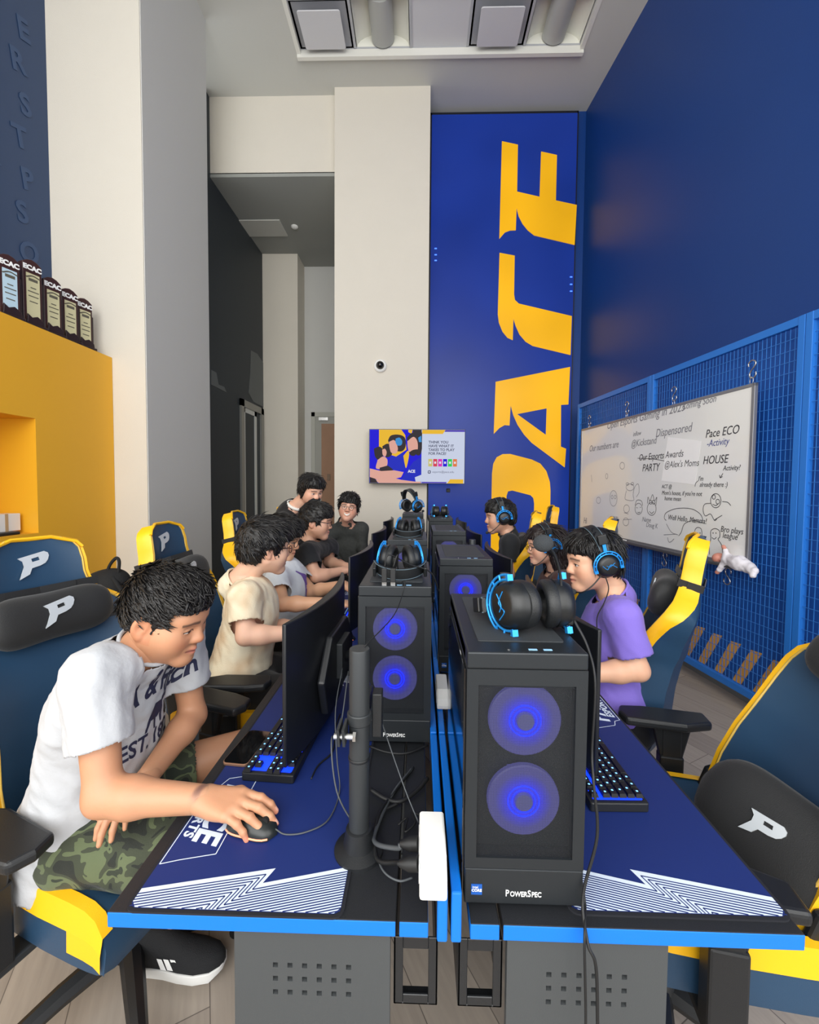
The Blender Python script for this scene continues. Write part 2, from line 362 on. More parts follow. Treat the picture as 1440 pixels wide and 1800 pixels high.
# faint repeated lettering on the mural wall
tb = MB(); k = 0
for row in range(13):
    z = 2.95+row*.27
    for c in range(5):
        M = frame((LBX+.003, 3.10-c*.27+(.0 if row % 2 else -.05), z), (0, .93, .36), (0, -.36, .93))
        tb.text('ESPORTS'[(row*3+c*2) % 7], .20, M, 0, .002, shear=.2, bold=.006)
struct(tb.build('trim_5', mat('mural_print', (48, 72, 108), .55)))
# yellow block with a niche
YX = -2.49; yz = atX(195, 628, YX).z
nz0 = atX(0, 945, YX); nz1 = atX(62, 732, YX)
ny1 = nz1.y; nzb = atX(65, 937, YX).z; nzt = atX(58, 735, YX).z; ny0 = ny1-1.1
yb = MB()
yb.span((YX-.48, ny1, 0), (YX, LY-.003, yz)); yb.span((YX-.48, .2, nzt), (YX, ny1, yz)); yb.span((YX-.48, .2, 0), (YX, ny1, nzb)); yb.span((YX-.48, .2, nzb), (YX, ny0, nzt)); yb.span((YX-.48, ny0, nzb), (YX-.33, ny1, nzt))
struct(yb.build('wall_block', yellow_paint))
# white notice panel on the yellow block
a = atX(66, 967, YX+.002); b = atX(98, 963, YX+.002)
t = thing('notice_board', 'small white framed panel on the yellow block behind the first chair', 'panel', (YX, a.y, 0))
MB().span((.0, -.32, .62), (.018, b.y-a.y, a.z)).build('board', white_plastic, t, bevel=.004)
fr = MB(); fr.span((.0, b.y-a.y-.02, .60), (.026, b.y-a.y+.01, a.z+.02)); fr.span((.0, -.32, a.z), (.026, b.y-a.y, a.z+.02)); fr.build('frame', trim_m, t)

# wall behind the camera: wide windows letting the daylight in
bw = MB(); bw.span((-4.2, WIN_Y-.15, 0), (-2.65, WIN_Y, CEIL)); bw.span((1.95, WIN_Y-.15, 0), (3.6, WIN_Y, CEIL)); bw.span((-2.65, WIN_Y-.15, 0), (1.95, WIN_Y, .75)); bw.span((-2.65, WIN_Y-.15, 5.65), (1.95, WIN_Y, CEIL))
struct(bw.build('wall_front', wall_white))
wf = MB()
for i in range(4): wf.span((-2.65+4.6*i/3-.03, WIN_Y-.09, .75), (-2.65+4.6*i/3+.03, WIN_Y-.03, 5.65))
for z in (.78, 3.2, 5.62): wf.span((-2.65, WIN_Y-.09, z-.03), (1.95, WIN_Y-.03, z+.03))
struct(wf.build('window_1', alu))
# added, unseen side windows behind the camera, framing the two fill lamps
for n_, x_ in (('added_window_left', LBX-.1), ('added_window_right', 2.62)):
    wf = MB(); y0, y1 = WIN_Y, -.32
    for i in range(3): wf.span((x_-.03, y0+(y1-y0)*i/2-.03, 0), (x_+.03, y0+(y1-y0)*i/2+.03, CEIL))
    for z in (.4, 3.1, 5.7): wf.span((x_-.03, y0, z-.03), (x_+.03, y1, z+.03))
    wf.span((x_-.06, y0, 0), (x_+.06, y1, .4)); wf.span((x_-.06, y0, 5.7), (x_+.06, y1, CEIL)); struct(wf.build(n_, alu))
# ================================================================ wall fittings
fence_blue = mat('fence_blue', (38, 116, 206), .45, bump=.03, bscale=200)
wire_blue = mat('wire_blue', (52, 120, 200), .45)
stripe_m = mat('stripe_tan', (235, 172, 88), .6, var=.06, vscale=10)
sb = MB(); SMx = frame(rw(0, 0, DW+.005), RU, (0, 0, 1))
for k in range(-9, 12):
    o = .1615*k
    sb.prism([(o+.482, .092), (o+.552, .093), (o+.411, .377), (o+.328, .386)], SMx, -.003)
struct(sb.build('trim_6', stripe_m))
def fence(u0, u1, label):
    t = thing('wire_fence_panel', label, 'fence', rw(u0, 0.0), RZ, 'blue wire fence panels')
    w = u1-u0; zb, ztop = .105, 2.50
    P = .04
    MB().box((w/2, 0, ztop-.025), (w, .035, .05)).build('top_rail', fence_blue, t, bevel=.003)
    MB().box((w/2, 0, zb+.025), (w, .035, .05)).build('bottom_rail', fence_blue, t, bevel=.003)
    for x in (P/2, w-P/2): MB().box((x, 0, (ztop+.09)/2), (P, .04, ztop-.09)).build('post', fence_blue, t, bevel=.003)
    m = MB(); n = int((w-2*P)/.03)
    for i in range(1, n): m.box((P+(w-2*P)*i/n, .0, (zb+ztop)/2), (.003, .003, ztop-zb-.06))
    nz = int((ztop-zb-.1)/.064)
    for i in range(1, nz): m.box((w/2, .004, zb+.05+(ztop-zb-.1)*i/nz), (w-2*P, .003, .003))
    m.build('wire_mesh', wire_blue, t)
fence(-1.66, -.302, 'blue wire fence panel nearest the camera at the right edge')
fence(-.298, 1.044, 'blue wire fence panel behind the near half of the whiteboard')
fence(1.048, 2.40, 'blue wire fence panel behind the far half of the whiteboard')

# whiteboard ------------------------------------------------------
bu0, bu1, bz0, bz1 = -.045, 2.20, .972, 2.17
bt = thing('whiteboard', 'large framed whiteboard with marker notes and doodles, hung on the blue wire fence', 'whiteboard', rw(bu0, 0, .055), RZ)
bw_, bh_ = bu1-bu0, bz1-bz0
wbm = mat('whiteboard_white', (236, 236, 234), .16, coat=.4, var=.02, vscale=2)
MB().box((bw_/2, 0, (bz0+bz1)/2), (bw_-.02, .016, bh_-.02)).build('board', wbm, bt)
fr = MB()
for a, b in (((0, bz0), (bw_, bz0+.022)), ((0, bz1-.022), (bw_, bz1)), ((0, bz0), (.022, bz1)), ((bw_-.022, bz0), (bw_, bz1))): fr.span((a[0], -.012, a[1]), (b[0], .014, b[1]))
fr.build('frame', mat('board_frame', (150, 151, 156), .35, .6), bt, bevel=.003)
MB().span((.03, .012, bz0-.012), (bw_-.03, .075, bz0+.004)).span((.03, .07, bz0-.012), (bw_-.03, .075, bz0+.014)).build('marker_tray', mat('tray_grey', (128, 130, 134), .4, .5), bt)
ink = mat('marker_black', (52, 52, 58), .5); ink2 = mat('marker_faint', (128, 128, 136), .5); ink3 = mat('marker_blue', (84, 92, 150), .5)
def bl(px, py):
    u, z = onR(px, py, .065); return (u-bu0, z)
def c6(x, y): return bl(1020+x/4.364, 640+y/4.364)
BM = frame((0, .0087, 0), (-1, 0, 0), (0, 0, 1))   # reads correctly from inside the room
def wtext(txt, x, y, size, m=0, rot=0.0, bold=0, sx=.8):
    a = c6(x, y); w = MB()
    M = Matrix.Translation((a[0], .0087, a[1])) @ BM.to_3x3().to_4x4() @ Matrix.Rotation(rot, 4, 'Z')
    inkb.text(txt, size, M, m, .0008, align='LEFT', bold=bold, sx=sx, shear=.22)
inkb = MB()
def stroke(pts, m=0, w=.005):
    q = [c6(*p) for p in pts]
    q = [(p.x, p.y) for p in smoothpath([(a, b, 0) for a, b in q], 4)]
    L_, R_ = [], []
    for i, p in enumerate(q):
        a = q[max(i-1, 0)]; b = q[min(i+1, len(q)-1)]; d = Vector((b[0]-a[0], b[1]-a[1])); d = d.normalized() if d.length > 0 else Vector((1, 0)); n = Vector((-d.y, d.x))*w/2
        L_.append((p[0]+n.x, .0091, p[1]+n.y)); R_.append((p[0]-n.x, .0091, p[1]-n.y))
    k = len(q); inkb.add(L_+R_, [(i, i+1, k+i+1, k+i) for i in range(k-1)], m)
def ring_(x, y, rx, ry, m=0, w=.005, a0=0, a1=2*PI): stroke([(x+rx*math.cos(a0+(a1-a0)*i/12), y+ry*math.sin(a0+(a1-a0)*i/12)) for i in range(13)], m, w)
wtext('Pace ECO', 960, 540, .085); wtext('-Activity', 970, 612, .07, 2)
wtext('Dispensored', 578, 535, .10, 1); wtext('inflow', 405, 540, .06, 1); wtext('@Kickstand', 390, 615, .09, 1)
wtext('Our numbers are', 70, 652, .10, 1); wtext('Open Esports Gaming in 2023', 205, 478, .10, 1, 0, 0, .9); wtext('Coming Soon', 780, 330, .075, 1)
wtext('Our Esports Awards', 450, 720, .082); wtext('PARTY', 475, 800, .095); wtext("@Alex's Moms", 645, 775, .075); wtext('HOUSE', 940, 742, .085)
wtext('Activity?', 1095, 800, .05); wtext("I'm", 905, 880, .05); wtext('already there :)', 915, 925, .05)
wtext('ACT @', 625, 940, .045); wtext("Mom's house, if you're not", 625, 988, .05); wtext('home mean', 645, 1030, .05)
wtext('Well Hello, Mamma!', 672, 1175, .06); wtext('Bro plays', 1075, 1265, .06); wtext('league', 1090, 1312, .06)
wtext('Name', 475, 1190, .06, 1); wtext('Doug K', 505, 1232, .06, 1); wtext('Hi', 25, 1200, .10, 1)
wtext('notes to', 230, 1170, .05, 1); wtext('the team', 230, 1200, .05, 1); wtext('are fine', 230, 1235, .05, 1); wtext('Cheers', 240, 1270, .05, 1)
stroke([(440, 722), (560, 728), (690, 752)], 0)
stroke([(1095, 838), (1075, 870)], 0); stroke([(1068, 850), (1074, 872), (1092, 862)], 0); stroke([(905, 895), (885, 915), (880, 940)], 0)
stroke([(1000, 1300), (1005, 1275), (1035, 1262), (1068, 1280), (1070, 1325), (1058, 1345), (1085, 1390), (1095, 1470)]); stroke([(1000, 1300), (1002, 1340), (990, 1390), (992, 1460)])
stroke([(880, 1320), (880, 1275), (900, 1253), (928, 1265), (934, 1310), (925, 1335), (942, 1380), (942, 1440)]); stroke([(880, 1320), (872, 1345), (870, 1400)])
for x in (900, 918, 1018, 1040): stroke([(x, 1292), (x+3, 1300)], 0, .008)
stroke([(895, 1325), (910, 1318), (922, 1328)]); stroke([(1010, 1330), (1028, 1342), (1045, 1328)])
stroke([(660, 1200), (645, 1180), (660, 1140), (740, 1108), (850, 1110), (920, 1150), (940, 1200), (925, 1215), (870, 1200), (800, 1225), (775, 1290), (755, 1318)])
stroke([(640, 1310), (740, 1305)], 1); stroke([(660, 1225), (700, 1290), (750, 1310)], 1); stroke([(670, 1330), (680, 1365), (700, 1360), (720, 1340)], 1)
ring_(1040, 1048, 40, 54); ring_(1025, 1020, 12, 16); ring_(1055, 1055, 14, 18); stroke([(1015, 1075), (1040, 1085), (1055, 1075)]); stroke([(1000, 1068), (955, 1075), (942, 1120), (960, 1165), (1000, 1150), (1030, 1200), (1050, 1185)]); stroke([(1030, 1195), (1088, 1160)])
stroke([(1090, 1055), (1130, 1060), (1155, 1085)])
ring_(448, 1110, 28, 42); stroke([(420, 1085), (435, 1045), (470, 1050), (478, 1085)]); stroke([(430, 1100), (440, 1104)]); stroke([(458, 1098), (466, 1100)]); stroke([(440, 1135), (450, 1140), (460, 1134)])
ring_(548, 1110, 34, 50); ring_(540, 1060, 12, 14); ring_(562, 1060, 12, 14); stroke([(515, 1070), (520, 1020), (535, 1050), (555, 1000), (570, 1050), (588, 1020), (580, 1085)]); stroke([(530, 1130), (548, 1145), (566, 1130)])
ring_(382, 945, 30, 26, 1); ring_(362, 920, 10, 10, 1); ring_(400, 918, 10, 10, 1); stroke([(355, 970), (345, 1010), (350, 1040), (410, 1045), (405, 1000), (420, 940), (445, 920), (452, 980), (430, 1020)], 1)
ring_(355, 1110, 22, 30, 1); ring_(350, 1210, 22, 30, 1); stroke([(330, 1195), (395, 1190)], 1); stroke([(335, 1140), (370, 1150)], 1)
ring_(255, 1030, 28, 60, 1); ring_(245, 1020, 7, 14, 1); ring_(268, 1020, 7, 14, 1); ring_(203, 860, 9, 20, 1); ring_(140, 1045, 16, 24, 1); ring_(322, 780, 18, 26, 1); stroke([(85, 850), (90, 905)], 1)
inkb.build('marker_writing', [ink, ink2, ink3], bt)
# papers behind? a sheet outline pinned on the board
q = [c6(*p) for p in ((672, 560), (928, 590), (880, 925), (622, 895))]
sm = MB(); sm.add([(x, .0092, z) for x, z in q], [(0, 1, 2, 3)]); o = sm.build('paper_sheet', mat('paper_white', (246, 246, 248), .6), bt); so = o.modifiers.new('s', 'SOLIDIFY'); so.thickness = .0006; so.offset = -1
# hooks
def hook(px, py, z0, where, flip=False):
    u, z = px, z0
    t = thing('s_hook', 'metal S hook '+where, 'hook', rw(u, z, .03), RZ, 'S hooks on the wire fence')
    s = -1 if flip else 1
    pts = [(.028, 0, .04), (.03, 0, .058), (.012, 0, .075), (-.012, 0, .07), (-.022, 0, .05), (-.008, 0, .025), (.008, 0, .01), (.02, 0, -.012), (.012, 0, -.035), (-.012, 0, -.04), (-.026, 0, -.022), (-.024, 0, -.006)]
    MB().tube(smoothpath([(x, .012, zz*s) for x, y, zz in pts], 5), .0045, 8).build('hook', steel, t, smooth=60)
    if not flip: MB().tube(smoothpath([(.0, .015, -.03), (.012, .015, -.05), (.008, .015, -.075), (-.008, .015, -.075), (-.012, .015, -.05), (0, .015, -.03)], 5), .0025, 6).build('ring', steel, t, smooth=60)
hook(2.06, 0, 2.235, 'holding the far top corner of the whiteboard'); hook(1.347, 0, 2.25, 'holding the whiteboard top, second from its far end')
hook(.708, 0, 2.245, 'holding the whiteboard top, second from its near end'); hook(.003, 0, 2.25, 'holding the near top corner of the whiteboard')
hook(1.377, 0, .90, 'hanging under the marker tray near the white pen', True); hook(.757, 0, .905, 'hanging under the board beside a yellow chair head', True); hook(.13, 0, .90, 'hanging under the board below the baby doll', True)
u, z = onR(1104, 953, .1); t = MB(); p0 = rw(1.33, bz0+.012, .11); p1 = rw(1.20, bz0+.012, .11); t.tube([p0, p1], .008, 10)
tag(t.build('marker_pen', white_plastic, smooth=60), 'white marker pen lying in the whiteboard tray', 'marker')

# tv --------------------------------------------------------------
TY = 4.88
a = atY(649, 754, TY); b = atY(817, 851, TY); tw, th = b.x-a.x, a.z-b.z
tv = thing('television', 'wall screen with a recruitment slide, mounted where the pale pillar meets the blue sign', 'television', ((a.x+b.x)/2, TY, b.z))
MB().span((-tw/2, .0, 0), (tw/2, .05, th)).build('housing', black_plastic, tv, bevel=.004)
MB().span((-.2, .05, th*.3), (.02, .148, th*.7)).build('wall_mount', dark_metal, tv)
def smat(n, rgb, st=.74): return mat('screen_'+n, (4, 4, 6), .5, spec=.1, emit=rgb, estr=st)
SC = [smat('blue', (24, 8, 226)), smat('pale', (214, 222, 244)), smat('yellow', (250, 196, 48)), smat('skin', (236, 176, 160)), smat('dark', (52, 44, 50)), smat('jersey', (30, 44, 200)), smat('violet', (84, 66, 190)), smat('grey', (96, 100, 124)), smat('cyan', (60, 150, 220)), smat('red', (226, 70, 90)), smat('magenta', (230, 50, 190)), smat('green', (50, 220, 90)), smat('orange', (240, 130, 70)), smat('sand', (216, 206, 120)), smat('white', (240, 240, 250))]
sc = MB(); sc.span((-tw/2+.006, -.002, .006), (tw/2-.006, .001, th-.006), 1)
def tl(x, y): return ((x-742)/1115*tw, (795-y)/635*th)
lay = [0]
def spoly(pts, m, smooth=False):
    lay[0] += 1; d = -.0022-.00012*lay[0]
    q = [tl(*p) for p in pts]
    if smooth: q = [(p.x, p.y) for p in smoothpath([(x, y, 0) for x, y in q+[q[0]]], 5)]
    q = [(min(max(x, -tw/2+.007), tw/2-.007), min(max(y, .007), th-.007)) for x, y in q]
    sc.add([(x, d, y) for x, y in q], [tuple(range(len(q)))], m)
spoly([(190, 165), (795, 165), (795, 790), (190, 790)], 0)
spoly([(300, 165), (560, 165), (605, 230), (620, 400), (500, 480), (300, 420)], 2); spoly([(640, 165), (690, 165), (680, 215), (640, 195)], 2)
spoly([(690, 165), (795, 165), (795, 240), (700, 230)], 4)
spoly([(240, 390), (300, 365), (345, 400), (345, 500), (300, 525), (255, 480)], 4, True); spoly([(285, 520), (350, 480), (400, 520), (380, 610), (270, 620)], 3, True)
spoly([(340, 360), (400, 330), (450, 370), (450, 460), (390, 490), (350, 450)], 4, True); spoly([(338, 400), (370, 390), (390, 430), (375, 480), (345, 460)], 3, True)
spoly([(310, 610), (450, 580), (450, 660), (320, 665)], 4, True)
spoly([(405, 290), (440, 235), (530, 225), (600, 260), (610, 360), (560, 420), (440, 390)], 4, True); spoly([(415, 310), (480, 290), (520, 380), (500, 440), (445, 435), (425, 380)], 3, True)
spoly([(495, 270), (540, 260), (570, 300), (560, 345), (515, 350), (492, 310)], 8, True)
spoly([(505, 480), (580, 430), (610, 520), (605, 640), (480, 640), (400, 580), (440, 480)], 5)
spoly([(585, 470), (640, 410), (650, 470), (620, 610), (600, 560)], 2, True)
spoly([(625, 260), (680, 205), (795, 190), (795, 420), (740, 460), (640, 330)], 4, True); spoly([(630, 300), (700, 250), (745, 300), (750, 400), (715, 450), (655, 425), (635, 370)], 3, True); spoly([(650, 430), (700, 400), (760, 400), (720, 465), (670, 465)], 4, True)
spoly([(755, 260), (790, 235), (795, 310), (765, 310)], 8)
spoly([(600, 680), (700, 540), (795, 480), (795, 720), (720, 770), (550, 770)], 5)
spoly([(195, 620), (330, 650), (480, 640), (590, 660), (560, 720), (400, 760), (195, 740)], 3); spoly([(260, 760), (350, 700), (560, 750), (720, 770), (790, 770), (790, 788), (300, 788)], 3)
spoly([(195, 720), (260, 740), (290, 788), (195, 788)], 4); spoly([(720, 720), (795, 690), (795, 770), (730, 770)], 1)
spoly([(800, 165), (1298, 165), (1298, 790), (800, 790)], 1)
spoly([(800, 168), (1070, 168), (1040, 215), (800, 215)], 2); spoly([(1070, 168), (1298, 168), (1298, 190), (1058, 190)], 6)
spoly([(800, 772), (1090, 772), (1085, 792), (800, 792)], 6); spoly([(1095, 790), (1130, 740), (1282, 740), (1282, 790)], 2)
for i, m in enumerate((13, 9, 10, 0, 11, 12)): x = 875+57*i; spoly([(x, 505), (x+46, 505), (x+46, 592), (x, 592)], m); spoly([(x+12, 535), (x+34, 535), (x+34, 560), (x+12, 560)], 14)
spoly([(872, 640), (902, 640), (902, 672), (872, 672)], 7, True); spoly([(880, 648), (894, 648), (894, 664), (880, 664)], 1, True)
TM = frame((0, 0, 0), (1, 0, 0), (0, 0, 1))
def ttext(s_, x, y, size, m, bold=.0, align='LEFT'):
    q = tl(x, y); sc.text(s_, size, Matrix.Translation((q[0], -.012, q[1])) @ TM.to_3x3().to_4x4(), m, .0006, align=align, bold=bold)
for i, s_ in enumerate(('THINK YOU', 'HAVE WHAT IT', 'TAKES TO PLAY', 'FOR PACE?')): ttext(s_, 875, 312+i*44, .043, 7, .0012)
ttext('esports@pace.edu', 922, 656, .034, 7); ttext('ACE', 640, 652, .045, 14, .002)
sc.build('screen', SC, tv)

# dome cameras ----------------------------------------------------
def dome(p, d, label):
    M = Matrix.Translation(p) @ Vector(d).to_track_quat('Z', 'Y').to_matrix().to_4x4()
    t = thing('security_camera', label, 'camera', (0, 0, 0)); t.matrix_world = M
    MB().lathe([(.075, 0), (.075, .03), (.06, .045), (.002, .046)], 24).build('mount', white_plastic, t, smooth=35)
    MB().lathe([(.05, .04), (.05, .055), (.042, .08), (.025, .097), (.002, .102)], 20).build('dome', black_glass, t, smooth=60)
dome(atY(669, 644, 5.03), (0, -1, 0), 'round white and black dome camera on the front of the pale pillar')
dome((-1.047, 5.6, atY(584, 664, 5.6).z), (-1, 0, 0), 'dome camera on the flank of the pale pillar, mostly hidden')
p = atY(788, 862, 5.33); t = MB(); t.box(p+Vector((0, -.005, 0)), (.05, .02, .05)); tag(t.build('wall_socket', black_plastic, bevel=.006), 'small dark fitting on the blue sign under the screen', 'socket')

# trophies --------------------------------------------------------
trophy_m = mat('trophy_wood', (62, 38, 36), .35, var=.1, vscale=20); trophy_b = mat('trophy_dark', (40, 26, 28), .4); plate_s = mat('plate_gold', (206, 200, 160), .35, .1); plate_b = mat('plate_blue', (186, 212, 226), .35, .1); etch = mat('plate_text', (88, 84, 72), .6)
TR = [(2.56, .40, 'plate_b', 'pale blue plate, cut by the left frame edge'), (2.715, .45, 'plate_s', 'second, beside the one with the blue plate'), (2.865, .41, 'plate_s', 'third in the row, in the middle'), (3.005, .40, 'plate_s', 'fourth in the row, next to the last'), (3.14, .39, 'plate_s', 'last one, beside the white pier')]
for i, (y, h, pl, where) in enumerate(TR):
    t = thing('trophy', 'dark wooden trophy on the yellow block, '+where, 'trophy', (YX-.10, y, yz), PI/2-.30, 'dark trophies on the yellow block')
    # local +x = to the right seen from the front, front faces -y
    w = .108
    MB().span((-w/2-.006, -.05, 0), (w/2+.014, .04, .035)).build('base', trophy_b, t, bevel=.006)
    k = MB(); k.prism([(-.05, .0), (.05, .0), (.045, .03), (.01, .055), (-.02, .04), (-.045, .06)], frame((.0, -.049, .033), (1, 0, 0), (0, 0, 1)), -.012); k.build('crest', trophy_b, t, bevel=.003)
    a = [(-w/2, .035), (w/2, .035), (w/2, h-.02), (w/4, h), (0, h+.008), (-w/4, h), (-w/2, h-.02)]
    MB().prism(a, frame((0, -.02, 0), (1, 0, 0), (0, 0, 1)), -.045).build('column', trophy_m, t, bevel=.004)
    MB().span((w/2-.01, -.01, .035), (w/2+.014, .03, h*.72)).build('side_column', trophy_b, t, bevel=.004)
    MB().span((-w*.33, -.023, .05), (w*.36, -.019, h-.085)).build('plate', MATS['plate_gold'] if pl == 'plate_s' else plate_b, t)
    tx = MB(); TMt = frame((0, -.0215, h-.05), (1, 0, 0), (0, 0, 1)); tx.text('ECAC', .042, TMt, 0, .003, bold=.0022, sx=.95); tx.build('lettering', white_ink, t)
    for j, (zz, ww) in enumerate(((h-.135, .05), (h-.18, .03), (h-.205, .06), (h-.235, .055), (h-.27, .045))): MB().span((-ww/2+.002, -.0245, zz), (ww/2+.002, -.0225, zz+(.018 if j == 0 else .006))).build('engraved_line', etch, t)
    tx = MB(); tx.tube(smoothpath([(-.036, -.0238, h-.115), (0, -.0238, h-.098), (.04, -.0238, h-.106)], 5), .004, 6)
    tx.build('engraving', etch, t)
# loose things in the niche
p = atX(20, 910, YX-.12)
t = thing('small_box', 'small white box in the yellow niche', 'box', (YX-.14, p.y-.05, nzb+.02)); MB().span((-.05, -.14, 0), (.05, .08, .11)).build('carton', white_plastic, t, bevel=.003); MB().span((-.051, -.02, 0), (.051, .0, .111)).build('tape', mat('tape_tan', (190, 160, 120), .5), t)
t = MB(); t.span((YX-.2, ny1-.55, nzb), (YX-.04, ny1-.08, nzb+.02)); tag(t.build('dark_tray', black_plastic, bevel=.006), 'flat dark tray on the floor of the yellow niche', 'tray')

# ================================================================ desks and machines
XM = .058; PITCH = .95; DY0 = .674; DL = .945; TOP = .75
desk_top = mat('desk_top', (30, 32, 36), .5, bump=.25, bscale=900, var=.05, vscale=4)
desk_grey = mat('desk_grey', (66, 69, 71), .55, bump=.08, bscale=600)
def slab(name, x0, x1, y0, y1, parent, out, th=.028):
    m = MB(); m.box(((x0+x1)/2, (y0+y1)/2, TOP-th/2), (x1-x0, y1-y0, th))
    m.m = [0]*6
    o = m.build(name, [desk_top, blue_edge], parent)
    for p in o.data.polygons:
        p.material_index = 1 if abs(p.normal.y) > .5 or p.normal.x*out > .5 else 0
    b = o.modifiers.new('b', 'BEVEL'); b.width = .002; b.segments = 2
    return o
def holed(m, x0, x1, z0, z1, y, th, hx, hz, hw, hh):
    xs = [x0]; 
    for x in hx: xs += [x-hw/2, x+hw/2]
    xs.append(x1); zs = [z0]
    for z in hz: zs += [z-hh/2, z+hh/2]
    zs.append(z1)
    for i in range(0, len(xs)-1, 2): m.span((xs[i], y, z0), (xs[i+1], y+th, z1))
    for i in range(1, len(xs)-1, 2):
        for j in range(0, len(zs)-1, 2): m.span((xs[i], y, zs[j]), (xs[i+1], y+th, zs[j+1]))
POS = ('nearest the camera', 'second from the camera', 'third from the camera', 'farthest from the camera')
for side in (-1, 1):
    sn = 'left' if side < 0 else 'right'
    for k in range(4):
        y0 = DY0+PITCH*k; y1 = y0+DL
        t = thing('gaming_desk', 'black desk with blue edging in the %s row, %s' % (sn, POS[k]), 'desk', (XM, y0, 0), 0, 'gaming desks in two rows')
        f = lambda d0, d1: (min(side*d0, side*d1), max(side*d0, side*d1))
        a, b = f(.092, .597); slab('worktop', a, b, 0, DL, t, side); a, b = f(.036, .086); slab('rear_strip', a, b, 0, DL, t, -side)
        for yy in (.012, DL-.03):
            m = MB(); a, b = f(.102, .378); c = (a+b)/2
            holed(m, a, b, .02, TOP-.03, yy, .014, [c-.065+.026*i for i in range(6)], [.60, .625, .65], .009, .009) if yy < .1 else m.span((a, yy, .02), (b, yy+.014, TOP-.03))
            m.build('side_panel', desk_grey, t)
            m = MB(); a, b = f(.09, .42); m.span((a, yy-.01, 0), (b, yy+.03, .022)); m.build('foot', desk_grey, t, bevel=.004)
        m = MB(); a, b = f(.10, .5); m.span((a, .05, TOP-.055), (b, DL-.05, TOP-.029)); m.build('underframe', desk_grey, t)
        # cable tray between the leg plate and the middle
        m = MB(); a, b = f(.018, .096); holed(m, a, b, .575, .70, .02, .004, [(a+b)/2], [.636], .045, .085)
        for s_ in (a, b-.004): m.span((s_, .02, .575), (s_+.004, .22, .70))
        m.span((a, .02, .575), (b, .045, .579)); m.build('cable_tray', black_plastic, t, bevel=.001, seg=1)
        # upright divider rails at the middle
        for yy0, yy1 in ((.0, .445), (.455, DL)):
            m = MB(); a, b = f(.003, .021); m.box(((a+b)/2, (yy0+yy1)/2, .760), (b-a, yy1-yy0, .09)); o = m.build('divider_rail', [black_plastic, blue_edge], t)
            for p in o.data.polygons: p.material_index = 0 if abs(p.normal.x) > .5 else 1
            bv = o.modifiers.new('b', 'BEVEL'); bv.width = .003; bv.segments = 2; bv.material = 1

# mouse mats ------------------------------------------------------
mat_navy = mat('mat_navy', (14, 38, 104), .62, bump=.1, bscale=1500); mat_white = mat('mat_white', (214, 226, 242), .65); mat_hem = mat('mat_hem', (20, 22, 30), .8)
def mat_mesh():
    ML, MWd = .897, .386
    base = MB(); base.rprism(ML, MWd, .018, Matrix.Identity(4), .0036)
    pr = MB(); z = .0040
    def flat(poly, m, z_): pr.add([(x, y, z_) for x, y in poly], [tuple(range(len(poly)))], m)
    flat(rrect(ML-.012, MWd-.012, .014), 0, z)
    e = ML/2-.007; w = MWd/2-.007
    Zg = lambda o: [(.4085+o*.95, -w), (.3615+o, .046+o*.4), (.3915+o, .032+o*.4), (.3545+o*1.1, w)]
    def clip(p): return (min(p[0], e), max(-w, min(w, p[1])))
    for s in (1, -1):
        z0 = [clip(p) for p in Zg(0)]
        poly = z0+[(e-.010, w), (e, w-.010), (e, -w+.010), (e-.010, -w)]
        flat([(s*x, y) for x, y in poly], 1, z+.0003)
        for q in range(17):
            du, dv = .013+q*.0072, -.014-q*.0098
            Q = Zg(0); A, Bq, Cq, D = [Vector((x+du, y+dv)) for x, y in Q]
            A = Bq+(A-Bq)*((-w-Bq.y)/(A.y-Bq.y)); D = Cq+(D-Cq)*((w-Cq.y)/(D.y-Cq.y)); P = [A, Bq, Cq, D]
            for a, b in zip(P[:-1], P[1:]):
                a = Vector(a); b = Vector(b)
                if max(a.y, b.y) < -w or min(a.y, b.y) > w or (a.x > e and b.x > e): continue
                for lim in (-w, w):
                    if (a.y-lim)*(b.y-lim) < 0:
                        c_ = a+(b-a)*((lim-a.y)/(b.y-a.y)); a, b = (c_, b) if abs(a.y) > w else (a, c_)
                if a.x > e and b.x > e: continue
                if a.x > e: a = b+(a-b)*((e-b.x)/(a.x-b.x))
                if b.x > e: b = a+(b-a)*((e-a.x)/(b.x-a.x))
                d = (b-a).normalized(); n = Vector((-d.y, d.x))*.0011
                flat([(s*p.x, p.y) for p in (a-n, b-n, b+n, a+n)], 0, z+.0006)
    M = Matrix.Translation((.225, -.125, z+.0004))
    pr.text('PACE', .078, M, 1, .0003, bold=.0026, shear=.25, sx=.88)
    pr.text('ESPORTS', .030, Matrix.Translation((.232, -.166, z+.0004)), 1, .0003, bold=.001, shear=.25, spacing=1.1)
    bn = [(.10, -.06), (.125, -.085), (.335, -.085), (.35, -.15), (.36, -.184), (.155, -.184), (.148, -.165), (.125, -.155), (.10, -.06)]
    for a, b in zip(bn[:-1], bn[1:]):
        a = Vector(a); b = Vector(b); d = (b-a).normalized(); n = Vector((-d.y, d.x))*.001; flat([p.to_tuple() for p in (a-n, b-n, b+n, a+n)], 1, z+.0004)
    return base, pr
base, pr = mat_mesh()
def place_mat(x, y, rz, label):
    global mat0
    if mat0 is None:
        mat0 = thing('desk_mat', label, 'desk mat', (x, y, TOP), rz, 'large navy desk mats'); base.build('pad', mat_hem, mat0); pr.build('print', [mat_navy, mat_white], mat0); o = mat0
    else:
        o = copy_tree(mat0); o.location = (x, y, TOP); o.rotation_euler = (0, 0, rz)
    o['label'] = label
mat0 = None
